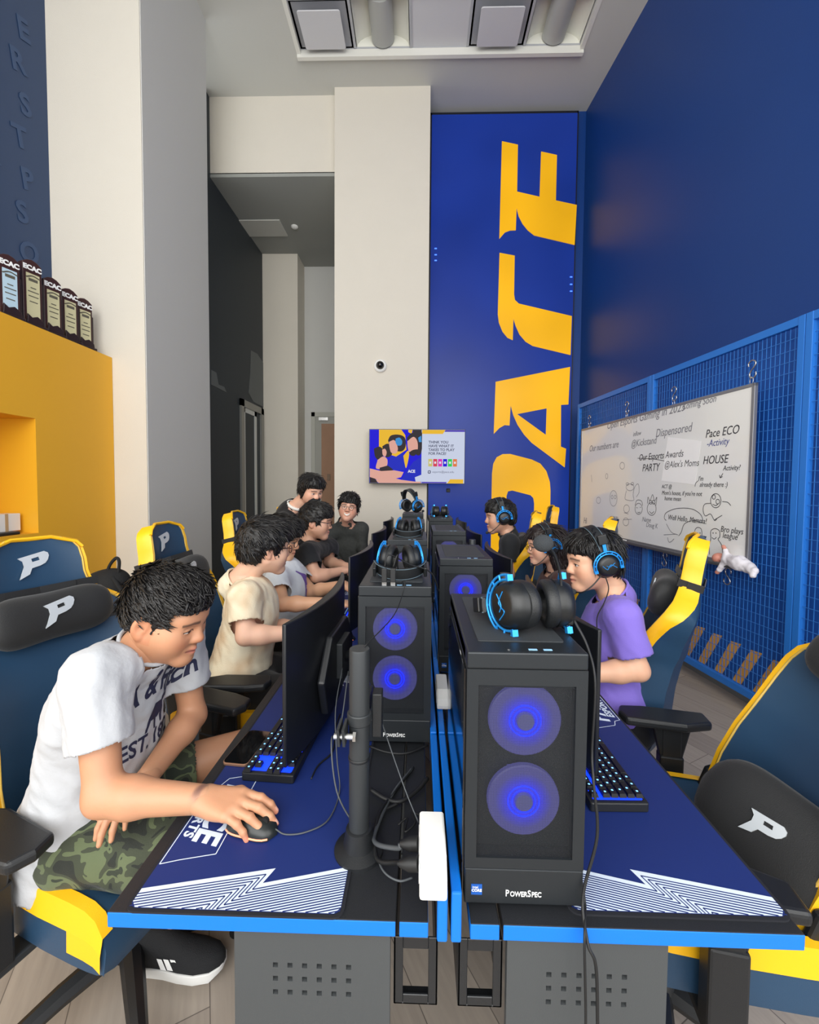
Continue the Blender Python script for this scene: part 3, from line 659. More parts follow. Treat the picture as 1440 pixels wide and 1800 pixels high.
for side in (-1, 1):
    for k in range(4):
        place_mat((-.318, .463)[side > 0], (1.122, 1.142)[side > 0]+PITCH*k, -PI/2 if side < 0 else PI/2, 'navy white-ended desk mat on the desk %s, %s row' % (POS[k], 'left' if side < 0 else 'right'))

# computers -------------------------------------------------------
pc_case = mat('pc_case', (38, 42, 46), .42, .3, bump=.06, bscale=900); pc_side = mat('pc_glass', (9, 10, 16), .08, coat=.6)
pc_mesh = mat('pc_front_mesh', (30, 33, 38), .5); N, L, B = nodes_of(pc_mesh)
out = N['Material Output']; trn = N.new('ShaderNodeBsdfTransparent'); mxs = N.new('ShaderNodeMixShader')
tc = N.new('ShaderNodeTexCoord'); mp = N.new('ShaderNodeMapping'); mp.inputs['Scale'].default_value = (520, 0, 520); L.new(tc.outputs['Object'], mp.inputs['Vector'])
vo = N.new('ShaderNodeTexVoronoi'); vo.inputs['Scale'].default_value = 1.0; vo.inputs['Randomness'].default_value = 0.0; L.new(mp.outputs['Vector'], vo.inputs['Vector'])
mr = N.new('ShaderNodeMapRange'); mr.inputs['From Min'].default_value = .2; mr.inputs['From Max'].default_value = .6; L.new(vo.outputs['Distance'], mr.inputs['Value'])
L.new(mr.outputs['Result'], mxs.inputs['Fac']); L.new(trn.outputs[0], mxs.inputs[1]); L.new(B.outputs[0], mxs.inputs[2]); L.new(mxs.outputs[0], out.inputs['Surface'])
fan_m = mat('fan_frosted_glow', (66, 64, 96), .5, emit=(30, 30, 255), estr=1.0); N, L, B = nodes_of(fan_m)  # LED glow fading outward from the hub, put into the emission colour
tc = N.new('ShaderNodeTexCoord'); vl = N.new('ShaderNodeVectorMath'); vl.operation = 'LENGTH'; L.new(tc.outputs['Object'], vl.inputs[0])
rp = N.new('ShaderNodeValToRGB'); cr = rp.color_ramp; cr.elements[0].position = 0; cr.elements[0].color = (*lin((60, 60, 120)), 1); cr.elements[1].position = 1; cr.elements[1].color = (*lin((62, 62, 130)), 1)
for p, c in ((.20, (64, 64, 140)), (.26, (0, 0, 255)), (.46, (0, 4, 255)), (.62, (30, 30, 200)), (.80, (58, 58, 136))):
    e = cr.elements.new(p); e.color = (*lin(c), 1)
dv = N.new('ShaderNodeMath'); dv.operation = 'DIVIDE'; dv.inputs[1].default_value = .064; L.new(vl.outputs['Value'], dv.inputs[0]); L.new(dv.outputs[0], rp.inputs['Fac']); L.new(rp.outputs['Color'], B.inputs['Emission Color'])
ring_m = mat('fan_led', (20, 40, 255), .3, emit=(10, 40, 255), estr=3.0)
hub_m = mat('fan_hub', (90, 92, 130), .5, emit=(60, 60, 160), estr=.35)
PW, PD, PH = .208, .385, .462
def fan_things(parent, z, lit=True):
    o = MB()
    n = 9
    o.lathe([(.0, .012), (.062, .012), (.064, .010), (.064, .002), (.0, .002)], 48, 0, Matrix.Rotation(PI/2, 4, 'X'))
    for i in range(n):
        a = 2*PI*i/n; r0, r1 = .02, .060; q = []
        for t_, tw in ((0, .0), (.5, .18), (1, .30)):
            r = r0+(r1-r0)*t_; q.append((r*math.cos(a+tw), r*math.sin(a+tw), r*math.cos(a+tw+.34), r*math.sin(a+tw+.34)))
        vs = []
        for x0, z0, x1, z1 in q: vs += [(x0, -.0, z0), (x1, .006, z1)]
        o.add(vs, [(0, 1, 3, 2), (2, 3, 5, 4)])
    f = o.build('fan', fan_m, parent, loc=(0, .024, z))
    h = MB(); h.lathe([(.0, .018), (.0145, .018), (.016, .015), (.016, 0)], 24, 0, Matrix.Rotation(PI/2, 4, 'X')); h.build('hub', hub_m, f, smooth=40)
    h = MB()
    for r in (.0205, .0275): h.tube([(r*math.cos(2*PI*i/36), -.013, r*math.sin(2*PI*i/36)) for i in range(37)], .0011, 6)
    h.build('led_ring', ring_m, f)
    return f
def make_pc(label):
    t = thing('desktop_computer', label, 'computer', (0, 0, 0), 0, 'black computer towers')
    c = MB(); y0 = .006
    # shell with an open front window
    c.span((-PW/2, y0, .075), (-PW/2+.016, .032, PH-.03)); c.span((PW/2-.016, y0, .075), (PW/2, .032, PH-.03)); c.span((-PW/2+.016, y0, PH-.065), (PW/2-.016, .032, PH-.03)); c.span((-PW/2+.016, y0, .075), (PW/2-.016, .032, .092))
    c.span((-PW/2, .032, .01), (PW/2, PD, PH-.004))
    c.build('case', pc_case, t, bevel=.002, seg=1)
    MB().span((-PW/2, 0, .01), (PW/2, .032, .0745)).build('front_band', pc_case, t, bevel=.0025)
    MB().span((-PW/2, 0, PH-.0295), (PW/2, PD, PH)).build('top_panel', pc_case, t, bevel=.003)
    m = MB(); m.add([(-PW/2+.013, .004, .09), (PW/2-.013, .004, .09), (PW/2-.013, .004, PH-.062), (-PW/2+.013, .004, PH-.062)], [(0, 1, 2, 3)]); m.build('front_mesh', pc_mesh, t)
    m = MB()
    for a, b in (((-PW/2, .075), (-PW/2+.02, PH-.03)), ((PW/2-.02, .075), (PW/2, PH-.03)), ((-PW/2+.02, PH-.058), (PW/2-.02, PH-.03)), ((-PW/2+.02, .075), (PW/2-.02, .094))): m.span((a[0], .0005, a[1]), (b[0], .006, b[1]))
    m.build('front_frame', pc_case, t)
    MB().span((-PW/2-.004, .012, .02), (-PW/2, PD-.01, PH-.035)).build('glass_side', pc_side, t, bevel=.001, seg=1)
    MB().rprism(PW-.05, PD-.09, .004, Matrix.Translation((0, .05+(PD-.09)/2, PH)), .0018).build('dust_filter', mat('filter_grey', (52, 56, 60), .6, bump=.5, bscale=1500), t)
    m = MB()
    for x in (.012, .038): m.span((x-.0075, .012, PH-.001), (x+.0075, .017, PH+.0008))
    m.build('usb_ports', mat('usb_blue', (150, 200, 240), .4), t)
    MB().cyl((-.03, .0145, PH-.002), (-.03, .0145, PH+.001), .003, n=10).build('power_button', steel, t)
    fan_things(t, .336); fan_things(t, .190)
    m = MB()
    for tx_, x_, s_ in (('P', -.032, .0165), ('OWER', -.0238, .0128), ('S', .0068, .0165), ('PEC', .0138, .0128)): m.text(tx_, s_, frame((x_, -.0006, .030+(s_-.0128)*.35), (1, 0, 0), (0, 0, 1)), 0, .0006, bold=.0002, sx=.80, align='LEFT')
    m.build('logo', white_ink, t)
    s = MB(); s.span((-PW/2+.012, -.0008, .027), (-PW/2+.031, .0, .046)); s = s.build('badge', mat('badge_blue', (20, 84, 170), .35), t)
    m = MB(); m.text('intel', .006, frame((-PW/2+.019, -.0014, .0415), (1, 0, 0), (0, 0, 1)), 0, .0003); m.text('CORE', .0068, frame((-PW/2+.0215, -.0014, .0355), (1, 0, 0), (0, 0, 1)), 0, .0003, bold=.0002); m.build('badge_text', white_ink, s)
    m = MB()
    for x in (-.07, .07):
        for y in (.04, PD-.04): m.cyl((x, y, 0), (x, y, .011), .014, n=12)
    m.build('feet', rubber, t)
    return t
PCS = [('R', .190, .700, 0), ('R', .187, 1.600, 0), ('R', .19, 2.56, 0), ('R', .19, 3.55, 0), ('L', -.066, 1.150, .0), ('L', -.06, 2.13, 0), ('L', -.06, 3.08, 0), ('L', -.06, 4.02, 0)]
RP = ('largest, two blue fans lit, headset on top', 'second, one lit fan showing', 'third, bare top', 'farthest, a dark headset on top')
LP = ('nearest, two blue fans behind the black post', 'second, headset on top', 'third from the camera', 'farthest, below the wall screen')
pcs = []
pc0 = make_pc('')
for i, (sd, x, y, rz) in enumerate(PCS):
    o = pc0 if i == 0 else copy_tree(pc0)
    o.location = (x, y, TOP); o.rotation_euler = (0, 0, rz); k = i % 4
    o['label'] = ('computer tower in the right row, ' + RP[k]) if sd == 'R' else ('computer tower in the left row, ' + LP[k]); pcs.append(o)

# monitors, curved, on clamp posts ---------------------------------
mon_back = mat('monitor_back', (24, 26, 30), .38, bump=.08, bscale=600)
screen_on = mat('screen_glow', (14, 16, 30), .15, emit=(30, 60, 150), estr=.25)
def make_monitor():
    t = thing('monitor', '', 'monitor', (0, 0, 0), 0, 'curved monitors')
    Wd, H, Rr = .615, .365, 1.5
    def arc(u, d): a = u/Rr; return (Rr*math.sin(a), -Rr*(1-math.cos(a))-d if False else Rr*(1-math.cos(a))*-1+d)
    # screen faces -y (concave), back bulges +y
    n = 16; rings = []
    for i in range(n+1):
        u = -Wd/2+Wd*i/n; a = u/Rr; x = Rr*math.sin(a); y = -(Rr*(1-math.cos(a)))
        e = .011+.018*(1-abs(2*i/n-1)**2)
        nx, ny = math.sin(a), math.cos(a)
        f0 = (x-nx*.0, y-ny*.0); b0 = (x+nx*e, y+ny*e)
        rings.append([(f0[0], f0[1], 0), (b0[0], b0[1], .0), (b0[0], b0[1], H), (f0[0], f0[1], H)])
    MB().loft(rings).build('housing', mon_back, t, smooth=35, bevel=.003)
    m = MB(); rings = []
    for i in range(n+1):
        u = (-Wd/2+.006)+(Wd-.012)*i/n; a = u/Rr; rings.append([(Rr*math.sin(a), -(Rr*(1-math.cos(a)))-.0008, z) for z in (.012, H-.006)])
    m.loft(rings, 0, caps=False, closed=False); m.build('screen', screen_on, t, smooth=60)
    m = MB(); m.prism([(-.15, .05), (.15, .05), (.19, .16), (.10, .26), (-.10, .26), (-.19, .16)], frame((0, .022, 0), (1, 0, 0), (0, 0, 1)), -.022); m.build('back_cover', mon_back, t, bevel=.006)
    m = MB()
    for i in range(3):
        x = -.205+i*.016; m.tube([(x-.006, .0262, .15), (x+.008, .0262, .205)], .0018, 6)
    m.build('vent_marks', mat('vent_grey', (78, 80, 84), .5), t)
    MB().box((0, .052, .165), (.11, .02, .11)).build('mount_plate', dark_metal, t, bevel=.003)
    return t
mon0 = make_monitor(); mons = []
MP = [('L', k) for k in range(4)]+[('R', k) for k in range(4)]
for i, (sd, k) in enumerate(MP):
    o = mon0 if i == 0 else copy_tree(mon0)
    # screen faces the sitter: left row faces -X
    if sd == 'L': o.location = (-.292, 1.300+PITCH*k, TOP+.036); o.rotation_euler = (0, 0, -PI/2-.05)
    else: o.location = (.408, 1.300+PITCH*k, TOP+.036); o.rotation_euler = (0, 0, PI/2+.03)
    o['label'] = 'curved black monitor on the desk %s, %s row' % (POS[k], 'left' if sd == 'L' else 'right'); mons.append(o)
def make_post():
    t = thing('monitor_post', '', 'monitor post', (0, 0, 0), 0, 'black clamp posts for the monitors')
    MB().lathe([(.0, 0), (.05, 0), (.05, .008), (.032, .016), (.026, .05), (.0212, .052)], 28).build('base', black_plastic, t, smooth=35)
    m = MB(); m.lathe([(.0205, .045), (.0205, .418), (.0195, .421), (.0, .421)], 32); m.build('pole', dark_metal, t, smooth=40)
    MB().lathe([(.0215, .195), (.0222, .196), (.0222, .2), (.0215, .201)], 28).build('ring', black_plastic, t, smooth=40)
    m = MB(); m.lathe([(.0228, .27), (.0245, .272), (.0245, .29), (.0228, .292)], 28); m.prism([(-.018, -.02), (.018, -.02), (.03, .02), (-.012, .02)], frame((-.022, -.02, .262), (0, -1, 0), (0, 0, 1)), .005); m.prism([(-.018, -.02), (.018, -.02), (.03, .02), (-.012, .02)], frame((-.032, -.02, .262), (0, -1, 0), (0, 0, 1)), .005)
    m.build('clamp_collar', dark_metal, t, smooth=30)
    MB().cyl((-.045, -.03, .258), (-.008, -.03, .258), .006, n=12).cyl((-.008, -.03, .258), (-.002, -.03, .258), .0095, n=6).build('bolt', steel, t, smooth=30)
    m = MB(); m.box((.0, .05, .285), (.035, .09, .03)); m.tube([(0, .09, .285), (-.045, .27, .275)], .016, 10); m.tube([(-.045, .27, .275), (-.085, .46, .215)], .016, 10); m.tube([(-.085, .46, .215), (-.112, .485, .20)], .014, 10); m.box((.035, .02, .28), (.02, .03, .09)); m.build('arm', black_plastic, t, smooth=40, bevel=.002)
    MB().cyl((-.045, .27, .25), (-.045, .27, .30), .022, n=16).build('joint', black_plastic, t, smooth=40)
    return t
post0 = make_post()
for i, (sd, k) in enumerate(MP):
    o = post0 if i == 0 else copy_tree(post0)
    o.location = (-.117, .808+PITCH*k, TOP) if sd == 'L' else (.225, 1.22+PITCH*k, TOP)
    if sd == 'R': o.rotation_euler = (0, 0, PI); o.location.y = 1.535+PITCH*k; o.location.x = .325
    o['label'] = 'black monitor post on the desk %s in the %s row' % (POS[k], 'left' if sd == 'L' else 'right')

# keyboards -------------------------------------------------------
key_m = mat('keycap', (20, 21, 24), .45); key_leg = mat('key_legend', (120, 190, 255), .4, emit=(120, 190, 255), estr=1.4); kb_led = mat('key_led', (20, 60, 255), .4, emit=(10, 50, 255), estr=1.6)
rows = [[1]*13+[2], [1.5]+[1]*12+[1.5], [1.75]+[1]*11+[2.25], [2.25]+[1]*10+[2.75], [1.25, 1.25, 1.25, 6.25, 1.25, 1.25, 1.25, 1.25]]
cap_mesh = {}
def cap(w):
    if w not in cap_mesh:
        m = MB(); a, b, h = .019*w/2-.0006, .0089, .0085; a2, b2 = a-.0022, b-.0022
        m.loft([[(-a, -b, 0), (a, -b, 0), (a, b, 0), (-a, b, 0)], [(-a2, -b2+.001, h), (a2, -b2+.001, h), (a2, b2+.001, h), (-a2, b2+.001, h)]], 0)
        m.add([(-.0022, -.001, h+.0003), (.0022, -.001, h+.0003), (.0022, .0035, h+.0003), (-.0022, .0035, h+.0003)], [(0, 1, 2, 3)], 1)
        o = m.build('keycap', [key_m, key_leg]); cap_mesh[w] = o.data; bpy.data.objects.remove(o)
    return cap_mesh[w]
def make_kb(individual):
    t = thing('keyboard', '', 'keyboard', (0, 0, 0), 0, 'backlit black keyboards')
    KW, KD = .360, .135
    MB().rprism(KW, KD, .006, Matrix.Identity(4), .022).build('case', black_plastic, t, bevel=.003)
    m = MB(); m.rprism(KW-.02, KD-.02, .004, Matrix.Translation((0, 0, .0222)), .0006); m.build('backlight', kb_led, t)
    allk = MB()
    def put(x, y, w):
        if individual:
            o = bpy.data.objects.new('keycap', cap(w)); COL.objects.link(o); o.parent = t; o.location = (x, y, .0245)
        else:
            me = cap(w); allk.add([(v.co.x+x, v.co.y+y, v.co.z+.0245) for v in me.vertices], [tuple(p.vertices) for p in me.polygons]); allk.m[-len(me.polygons):] = [p.material_index for p in me.polygons]
    for r, row in enumerate(rows):
        x = -KW/2+.012
        for w in row: put(x+.019*w/2, .024-r*.019, w); x += .019*w
        if r in (0, 1):
            for c in range(3): put(x+.008+.019*(c+.5), .024-r*.019, 1)
        if r == 3: put(x+.008+.019*1.5, .024-r*.019, 1)
        if r == 4:
            for c in range(3): put(x+.008+.019*(c+.5), .024-r*.019, 1)
    x = -KW/2+.012
    for c in range(16): put(x+.019*(c+.5)+.0045*(c > 0)+.0035*(c > 4)+.0035*(c > 8)+.006*(c > 12), .051, 1)
    if not individual: allk.build('keycaps', [key_m, key_leg], t)
    return t
kbi = make_kb(True); kbm = make_kb(False)
KP = [('L', 0, kbi, -.362, 1.165, -PI/2-.06), ('R', 0, None, .462, 1.10, PI/2+.02), ('L', 1, kbm, -.43, 2.20, -PI/2), ('L', 2, None, -.42, 3.1, -PI/2), ('L', 3, None, -.42, 4.0, -PI/2), ('R', 1, None, .52, 2.1, PI/2), ('R', 2, None, .52, 3.05, PI/2), ('R', 3, None, .52, 4.0, PI/2)]
for sd, k, src, x, y, rz in KP:
    o = src if src else copy_tree(kbi if k == 0 else kbm)
    o.location = (x, y, TOP+.0045); o.rotation_euler = (0, 0, rz)
    o['label'] = 'black backlit keyboard on the desk %s in the %s row' % (POS[k], 'left' if sd == 'L' else 'right')

# phone, mice -----------------------------------------------------
t = thing('smartphone', 'black smartphone with a gold rim lying on the near left desk mat', 'phone', (-.474, 1.113, TOP+.0045), PI/2-.10)
MB().rprism(.147, .071, .012, Matrix.Identity(4), .008).build('body', mat('phone_gold', (196, 150, 120), .3, .7), t, bevel=.002)
MB().rprism(.143, .067, .011, Matrix.Translation((0, 0, .0078)), .0008).build('screen', black_glass, t)
mouse_b = mat('mouse_black', (30, 34, 34), .35); mouse_led = mat('mouse_rim', (250, 160, 130), .4, emit=(255, 130, 90), estr=.7)
def make_mouse():
    t = thing('mouse', '', 'mouse', (0, 0, 0), 0, 'computer mice')
    rings = []
    for i in range(13):
        u = i/12; x = -.06+.12*u; w = .031*math.sqrt(max(0, 1-(abs(2*u-1))**3.2))*(1-.10*math.sin(PI*u))+.0006; h = .036*math.sin(PI*min(1, .12+.80*(1-u)))**.7*(.55+.45*(1-u*.55))
        h = max(h, .004) if 0 < i < 12 else .006
        rings.append([(x, w*math.cos(a), .0015+h*max(0, math.sin(a))**.8) for a in [PI*j/10 for j in range(11)]])
    MB().loft(rings).build('shell', mouse_b, t, smooth=60)
    m = MB()
    for s in (-1, 1):
        pts = []
        for i in range(1, 12):
            u = i/12; x = -.06+.12*u; w = .031*math.sqrt(max(0, 1-(abs(2*u-1))**3.2))*(1-.10*math.sin(PI*u)); pts.append((x, s*(w+.0005), .006))
        m.tube(pts, .0018, 6)
    m.build('light_strip', mouse_led, t); MB().cyl((.03, -.003, .0), (.03, .003, .0), .0) if False else None
    MB().cyl((.032, -.0035, .026), (.032, .0035, .026), .008, n=14).build('wheel', rubber, t)
    return t
mo0 = make_mouse(); mo0.location = (-.354, .848, TOP+.0042); mo0.rotation_euler = (0, 0, -.22); mo0['label'] = 'dark mouse with an orange light strip under the hand of the man in white'
for x, y, rz, lb in ((-.40, 1.80, 0, 'dark mouse on the second desk of the left row, beside the near monitor'), (-.36, 1.93, .1, 'dark mouse under the far hand on the second left desk')):
    o = copy_tree(mo0); o.location = (x, y, TOP+.0042); o.rotation_euler = (0, 0, rz); o['label'] = lb
# ================================================================ headsets
hs_blk = mat('headset_black', (22, 24, 26), .38, bump=.06, bscale=600); hs_pad = mat('headset_leather', (26, 28, 30), .45, bump=.25, bscale=500); hs_blue = mat('headset_blue', (40, 150, 232), .3, .5); foam_m = mat('mic_foam', (52, 56, 60), .95, bump=.8, bscale=700)
def make_headset(mic=True, cx_=.078, cs=1.0, toe=0.0):
    # worn pose: cups on +-x, band arching over +z, face towards +y
    t = thing('headset', '', 'headset', (0, 0, 0), 0, 'black gaming headsets with blue frames')
    R_ = .092
    m = MB(); pts = []; n = 28
    for i in range(n+1):
        a = PI*(.06+.88*i/n); pts.append((math.cos(a)*.094, 0, .035+math.sin(a)*.098))
    rings = []
    for i, p in enumerate(pts):
        a = PI*(.06+.88*i/n); c, s = math.cos(a), math.sin(a); tw = .019*(.75+.25*s)
        th = .011*(.5+.5*s)
        rings.append([(p[0]+c*d, y, p[2]+s*d) for y, d in ((-tw, -th*.6), (-tw*1.05, 0), (-tw, th*.5), (0, th*.62), (tw, th*.5), (tw*1.05, 0), (tw, -th*.6), (0, -th)) ])
    band = m.loft(rings).build('headband', hs_pad, t, smooth=60)
    m = MB()
    for s in (-1, 1): m.tube([(r[2 if s < 0 else 4][0], r[2 if s < 0 else 4][1], r[2 if s < 0 else 4][2]) for r in rings], .0012, 6)
    m.build('stitching', mat('stitch_grey', (90, 110, 122), .6), band)
    for s in (-1, 1):
        M = Matrix.Translation((s*cx_, 0, 0)) @ Matrix.Rotation(s*(PI/2+toe), 4, 'Y') @ Matrix.Scale(cs, 4)     # local z points outward
        c = MB(); c.lathe([(.0, .034), (.026, .034), (.034, .031), (.040, .022), (.043, .012), (.044, .002), (.0, .002)], 30, 0, M); cup = c.build('ear_cup', hs_blk, t, smooth=40)
        c = MB(); c.lathe([(.030, .004), (.043, .003), (.047, -.006), (.046, -.016), (.038, -.021), (.027, -.018), (.024, -.008), (.024, .002)], 30, 0, M @ Matrix.Diagonal((1.08, .95, 1, 1))); c.build('cushion', hs_pad, cup, smooth=60)
        # open blue fork around the cup
        c = MB(); k = 20; pr_ = []
        for r_, off in ((.054, 0.0), (.045, 0.0)):
            c.tube([M @ Vector((-s*math.sin(PI*(-.08+1.16*i/k))*r_, math.cos(PI*(-.08+1.16*i/k))*r_, .026-.004*abs(2*i/k-1))) for i in range(k+1)], .0028, 8)
        for i in range(1, 8):
            a = PI*(-.08+1.16*i/8); c.tube([M @ Vector((-s*math.sin(a)*r_, math.cos(a)*r_, .0245)) for r_ in (.045, .054)], .0024, 6)
        for a in (PI*-.08, PI*1.08): c.box((M @ Vector((-s*math.sin(a)*.0495, math.cos(a)*.0495, .020))), (.012, .013, .010))
        c.box(M @ Vector((-s*.066, 0, .022)), (.005, .012, .03))
        c.build('fork', hs_blue, t, smooth=50)
        c = MB()
        c.tube(smoothpath([M @ Vector((x, y, .0345)) for x, y in ((-.008, -.024), (.006, -.006), (.0, .004), (-.008, .012), (.008, .026))], 4), .0012, 6); c.tube(smoothpath([M @ Vector((x, y, .0345)) for x, y in ((.010, -.02), (.0, .0), (.006, .012))], 4), .0012, 6)
        c.build('emblem', hs_blue, cup)
        c = MB(); c.box(M @ Vector((-s*.098, 0, .018)), (.012, .034, .036)); c.build('slider', hs_blk, t, bevel=.003)
    if mic:
        pts = smoothpath([(-.092, .03, -.030), (-.098, .07, -.055), (-.086, .105, -.075), (-.055, .122, -.08)], 8)
        b = MB().tube(pts, .0026, 8).build('microphone_boom', hs_blk, t, smooth=60)
        MB().ell((-.047, .124, -.08), (.013, .010, .010), 14, 8).build('foam', foam_m, b, smooth=180)
    return t
hsA = make_headset(True); hsB = make_headset(False, .041, 1.14, .26)
def put_hs(src, M, label, first=[None]):
    o = copy_tree(src); o.matrix_world = M; o['label'] = label; return o
def euler_m(loc, rx=0, ry=0, rz=0, s=1.0): return Matrix.Translation(loc) @ Euler((rx, ry, rz), 'XYZ').to_matrix().to_4x4() @ Matrix.Scale(s, 4)
PT = TOP+PH
# lying on the near right tower: band to the back, forks down-left
put_hs(hsB, euler_m((.232, .815, PT+.053), -PI/2-.27, .0, .20, .95), 'black and blue headset lying on top of the front computer tower')
# its boom rises beside it
t = MB()
put_hs(hsB, euler_m((-.06, 1.325, PT+.049), PI/2+.25, 0, .04, .86), 'headset lying band forward on the near tower of the left row')
put_hs(hsB, euler_m((-.055, 2.32, PT+.049), PI/2+.25, 0, -.06, .86), 'headset lying band forward on the second tower of the left row')
put_hs(hsA, euler_m((-.06, 3.25, PT+.12), .25, 0, -1.0, 1.0) , 'headset standing on the third tower of the left row, microphone up')
put_hs(hsB, euler_m((.19, 3.72, PT+.051), -PI/2-.25, 0, .0, .9), 'dark headset lying on the farthest tower of the right row')
# microphone with foam standing up from the near headset
b = thing('microphone', 'grey foam tipped microphone boom rising beside the headset on the front tower', 'microphone', (.262, .80, PT+.035))
p = [atY(1000, 1082, .80), atY(989, 1050, .80), atY(985, 1010, .80), atY(976, 978, .79), atY(962, 957, .775)]
L0 = Vector(b.location)
MB().tube([q-L0 for q in smoothpath(p, 6)], [.0028]*25, 8).build('boom', hs_blk, b, smooth=60)
MB().ell(atY(955, 955, .77)-L0, (.019, .016, .0165), 18, 12).build('foam', foam_m, b, smooth=180)
MB().box(atY(1001, 1085, .80)-L0, (.014, .014, .03)).build('plug', hs_blk, b, bevel=.004)
# ================================================================ gaming chairs
ch_navy = mat('chair_navy', (36, 66, 94), .42, bump=.12, bscale=700); ch_yellow = mat('chair_yellow', (246, 186, 22), .42, bump=.1, bscale=600); ch_dark = mat('chair_slate', (44, 56, 72), .5, bump=.15, bscale=700)
logo_m = mat('logo_silver', (206, 212, 216), .35, .2)
PL = [(-.50, .40), (.38, .58), (.50, .50), (.52, .38), (.46, .22), (.36, .10), (.18, .02), (-.10, -.04), (-.20, -.26), (-.54, -.42), (-.34, .06), (-.36, .26)]
PH_ = [(-.06, .20), (.20, .25), (.17, .38), (-.08, .33)]
def p_logo(m, M, s, th=.003):
    key = PL[:7]+[PL[7]]+[PH_[0], PH_[1], PH_[2], PH_[3], PH_[0]]+PL[7:]
    m.prism([(x*s, y*s) for x, y in key], M, th)
def interp(xs, ys, x): return float(np.interp(x, xs, ys))
BV = [0, .08, .2, .32, .44, .54, .62, .68, .73, .78, .84, .90, .95, .985, 1.0]
BW = [.205, .225, .232, .226, .224, .245, .272, .276, .235, .172, .152, .150, .143, .120, .085]
BB = [.05, .062, .07, .07, .066, .062, .058, .054, .046, .040, .038, .038, .036, .034, .03]
BC = [0, .004, .012, .022, .022, .010, -.008, -.022, -.030, -.030, -.024, -.018, -.015, -.015, -.015]
HB = .86; TILT = math.radians(14)
BTILT = [TILT]
def back_frame(v):           # origin, forward and up of the reclined back at height v
    a = BTILT[0]; up = Vector((0, -math.sin(a), math.cos(a))); fw = Vector((0, math.cos(a), math.sin(a)))
    return Vector((0, -.235, .47))+up*(HB*v)+fw*interp(BV, BC, v), fw, up
def make_chair():
    t = thing('gaming_chair', '', 'chair', (0, 0, 0), 0, 'navy and yellow gaming chairs')
    vs = np.linspace(0, 1, 41); shell = MB(); tr = {-1: MB(), 1: MB()}; pip = {-1: [], 1: []}
    R1 = []; R2 = {-1: [], 1: []}
    for v in vs:
        o, fw, up = back_frame(v); w = interp(BV, BW, v); b = interp(BV, BB, v); th = interp([0, .15, .5, .68, .76, 1], [.09, .115, .10, .055, .034, .034], v)*min(1, (1-v)*8+.35); e = interp([0, .62, .75, 1], [b-.036, b-.042, -.022, -.022], v)
        X = Vector((1, 0, 0)); P = lambda x, d: o+X*x+fw*d
        front = [(-w*.89, b*.98),(-w*.84, b*.90), (-w*.66, b*.42+.008), (-w*.35, .014), (0, .012), (w*.35, .014), (w*.66, b*.42+.008), (w*.84, b*.90), (w*.89, b*.98)]
        back = [(w*1.0, e), (w*.93, -th*.7), (w*.5, -th), (0, -th*1.05), (-w*.5, -th), (-w*.93, -th*.7), (-w*1.0, e)]
        R1.append([P(*q) for q in front]+[P(*q) for q in back])
        for s in (-1, 1):
            R2[s].append([P(s*w*.89, b*.98), P(s*w*.965, b+.004), P(s*w*1.005, b*.8), P(s*w*1.012, (b*.8+e)/2), P(s*w*1.0, e)]); pip[s].append(P(s*w*.89, b*.98+.001))
    n = len(R1[0]); vsx = [p for r in R1 for p in r]; fs = []; 
    for i in range(len(R1)-1):
        for j in range(n):
            if j in (8, 15): continue
            k = (j+1) % n; fs.append((i*n+j, i*n+k, (i+1)*n+k, (i+1)*n+j))
    fs.append(tuple(range(n))); fs.append(tuple((len(R1)-1)*n+j for j in range(n)))
    shell.add(vsx, fs); shell.build('backrest', ch_navy, t, smooth=50)
    top = R1[-1]
    for s in (-1, 1):
        tr[s].loft(R2[s], 0, closed=False, caps=False)
        b = tr[s].build('side_trim', ch_yellow, t, smooth=60)
        MB().tube(pip[s], .0035, 6).build('piping', mat('piping_gold', (214, 176, 80), .5), b, smooth=60)
        m = MB(); o, fw, up = back_frame(.62); m.rprism(.082, .105, .02, frame(o+Vector((s*.172, 0, 0))+fw*.026, Vector((1, 0, 0))+fw*(s*.42), up), .018); m.build('strap_slot', mat('slot_black', (20, 22, 26), .45), t, bevel=.004)
        o, fw, up = back_frame(.04); m = MB(); m.prism([(-.06, -.10), (.05, -.08), (.075, .06), (.02, .13), (-.03, .12)], frame(o+Vector((s*.232-.012, 0, 0))-fw*.0, fw, up), .024); m.build('hinge_cover', black_plastic, t, bevel=.008)
    m = MB()       # top cap band in yellow
    m.tube([R2[-1][-3][1], R2[-1][-2][1], R1[-1][2]+Vector((0, 0, .004)), R1[-1][4]+Vector((0, 0, .004)), R1[-1][6]+Vector((0, 0, .004)), R2[1][-2][1], R2[1][-3][1]], .007, 6)
    m.build('top_piping', ch_yellow, t, smooth=60)
    # emblem and pillow with strap
    o, fw, up = back_frame(.895); m = MB(); p_logo(m, frame(o+fw*.016, (-1, 0, 0), up), .085); m.build('emblem', logo_m, t)
    o, fw, up = back_frame(.80); w = interp(BV, BW, .80)
    m = MB(); q = [o+Vector((x, 0, 0))+fw*d for x, d in ((-w-.006, .02), (-w-.006, .05), (-w*.6, .045), (0, .03), (w*.6, .045), (w+.006, .05), (w+.006, .02), (w+.006, -.03), (0, -.046), (-w-.006, -.03), (-w-.006, .02))]
    for a, b in zip(q[:-1], q[1:]): m.add([a-up*.014, b-up*.014, b+up*.014, a+up*.014], [(0, 1, 2, 3)])
    s_ = m.build('strap', soft_black, t); so = s_.modifiers.new('s', 'SOLIDIFY'); so.thickness = .003
    o, fw, up = back_frame(.70); rings = []
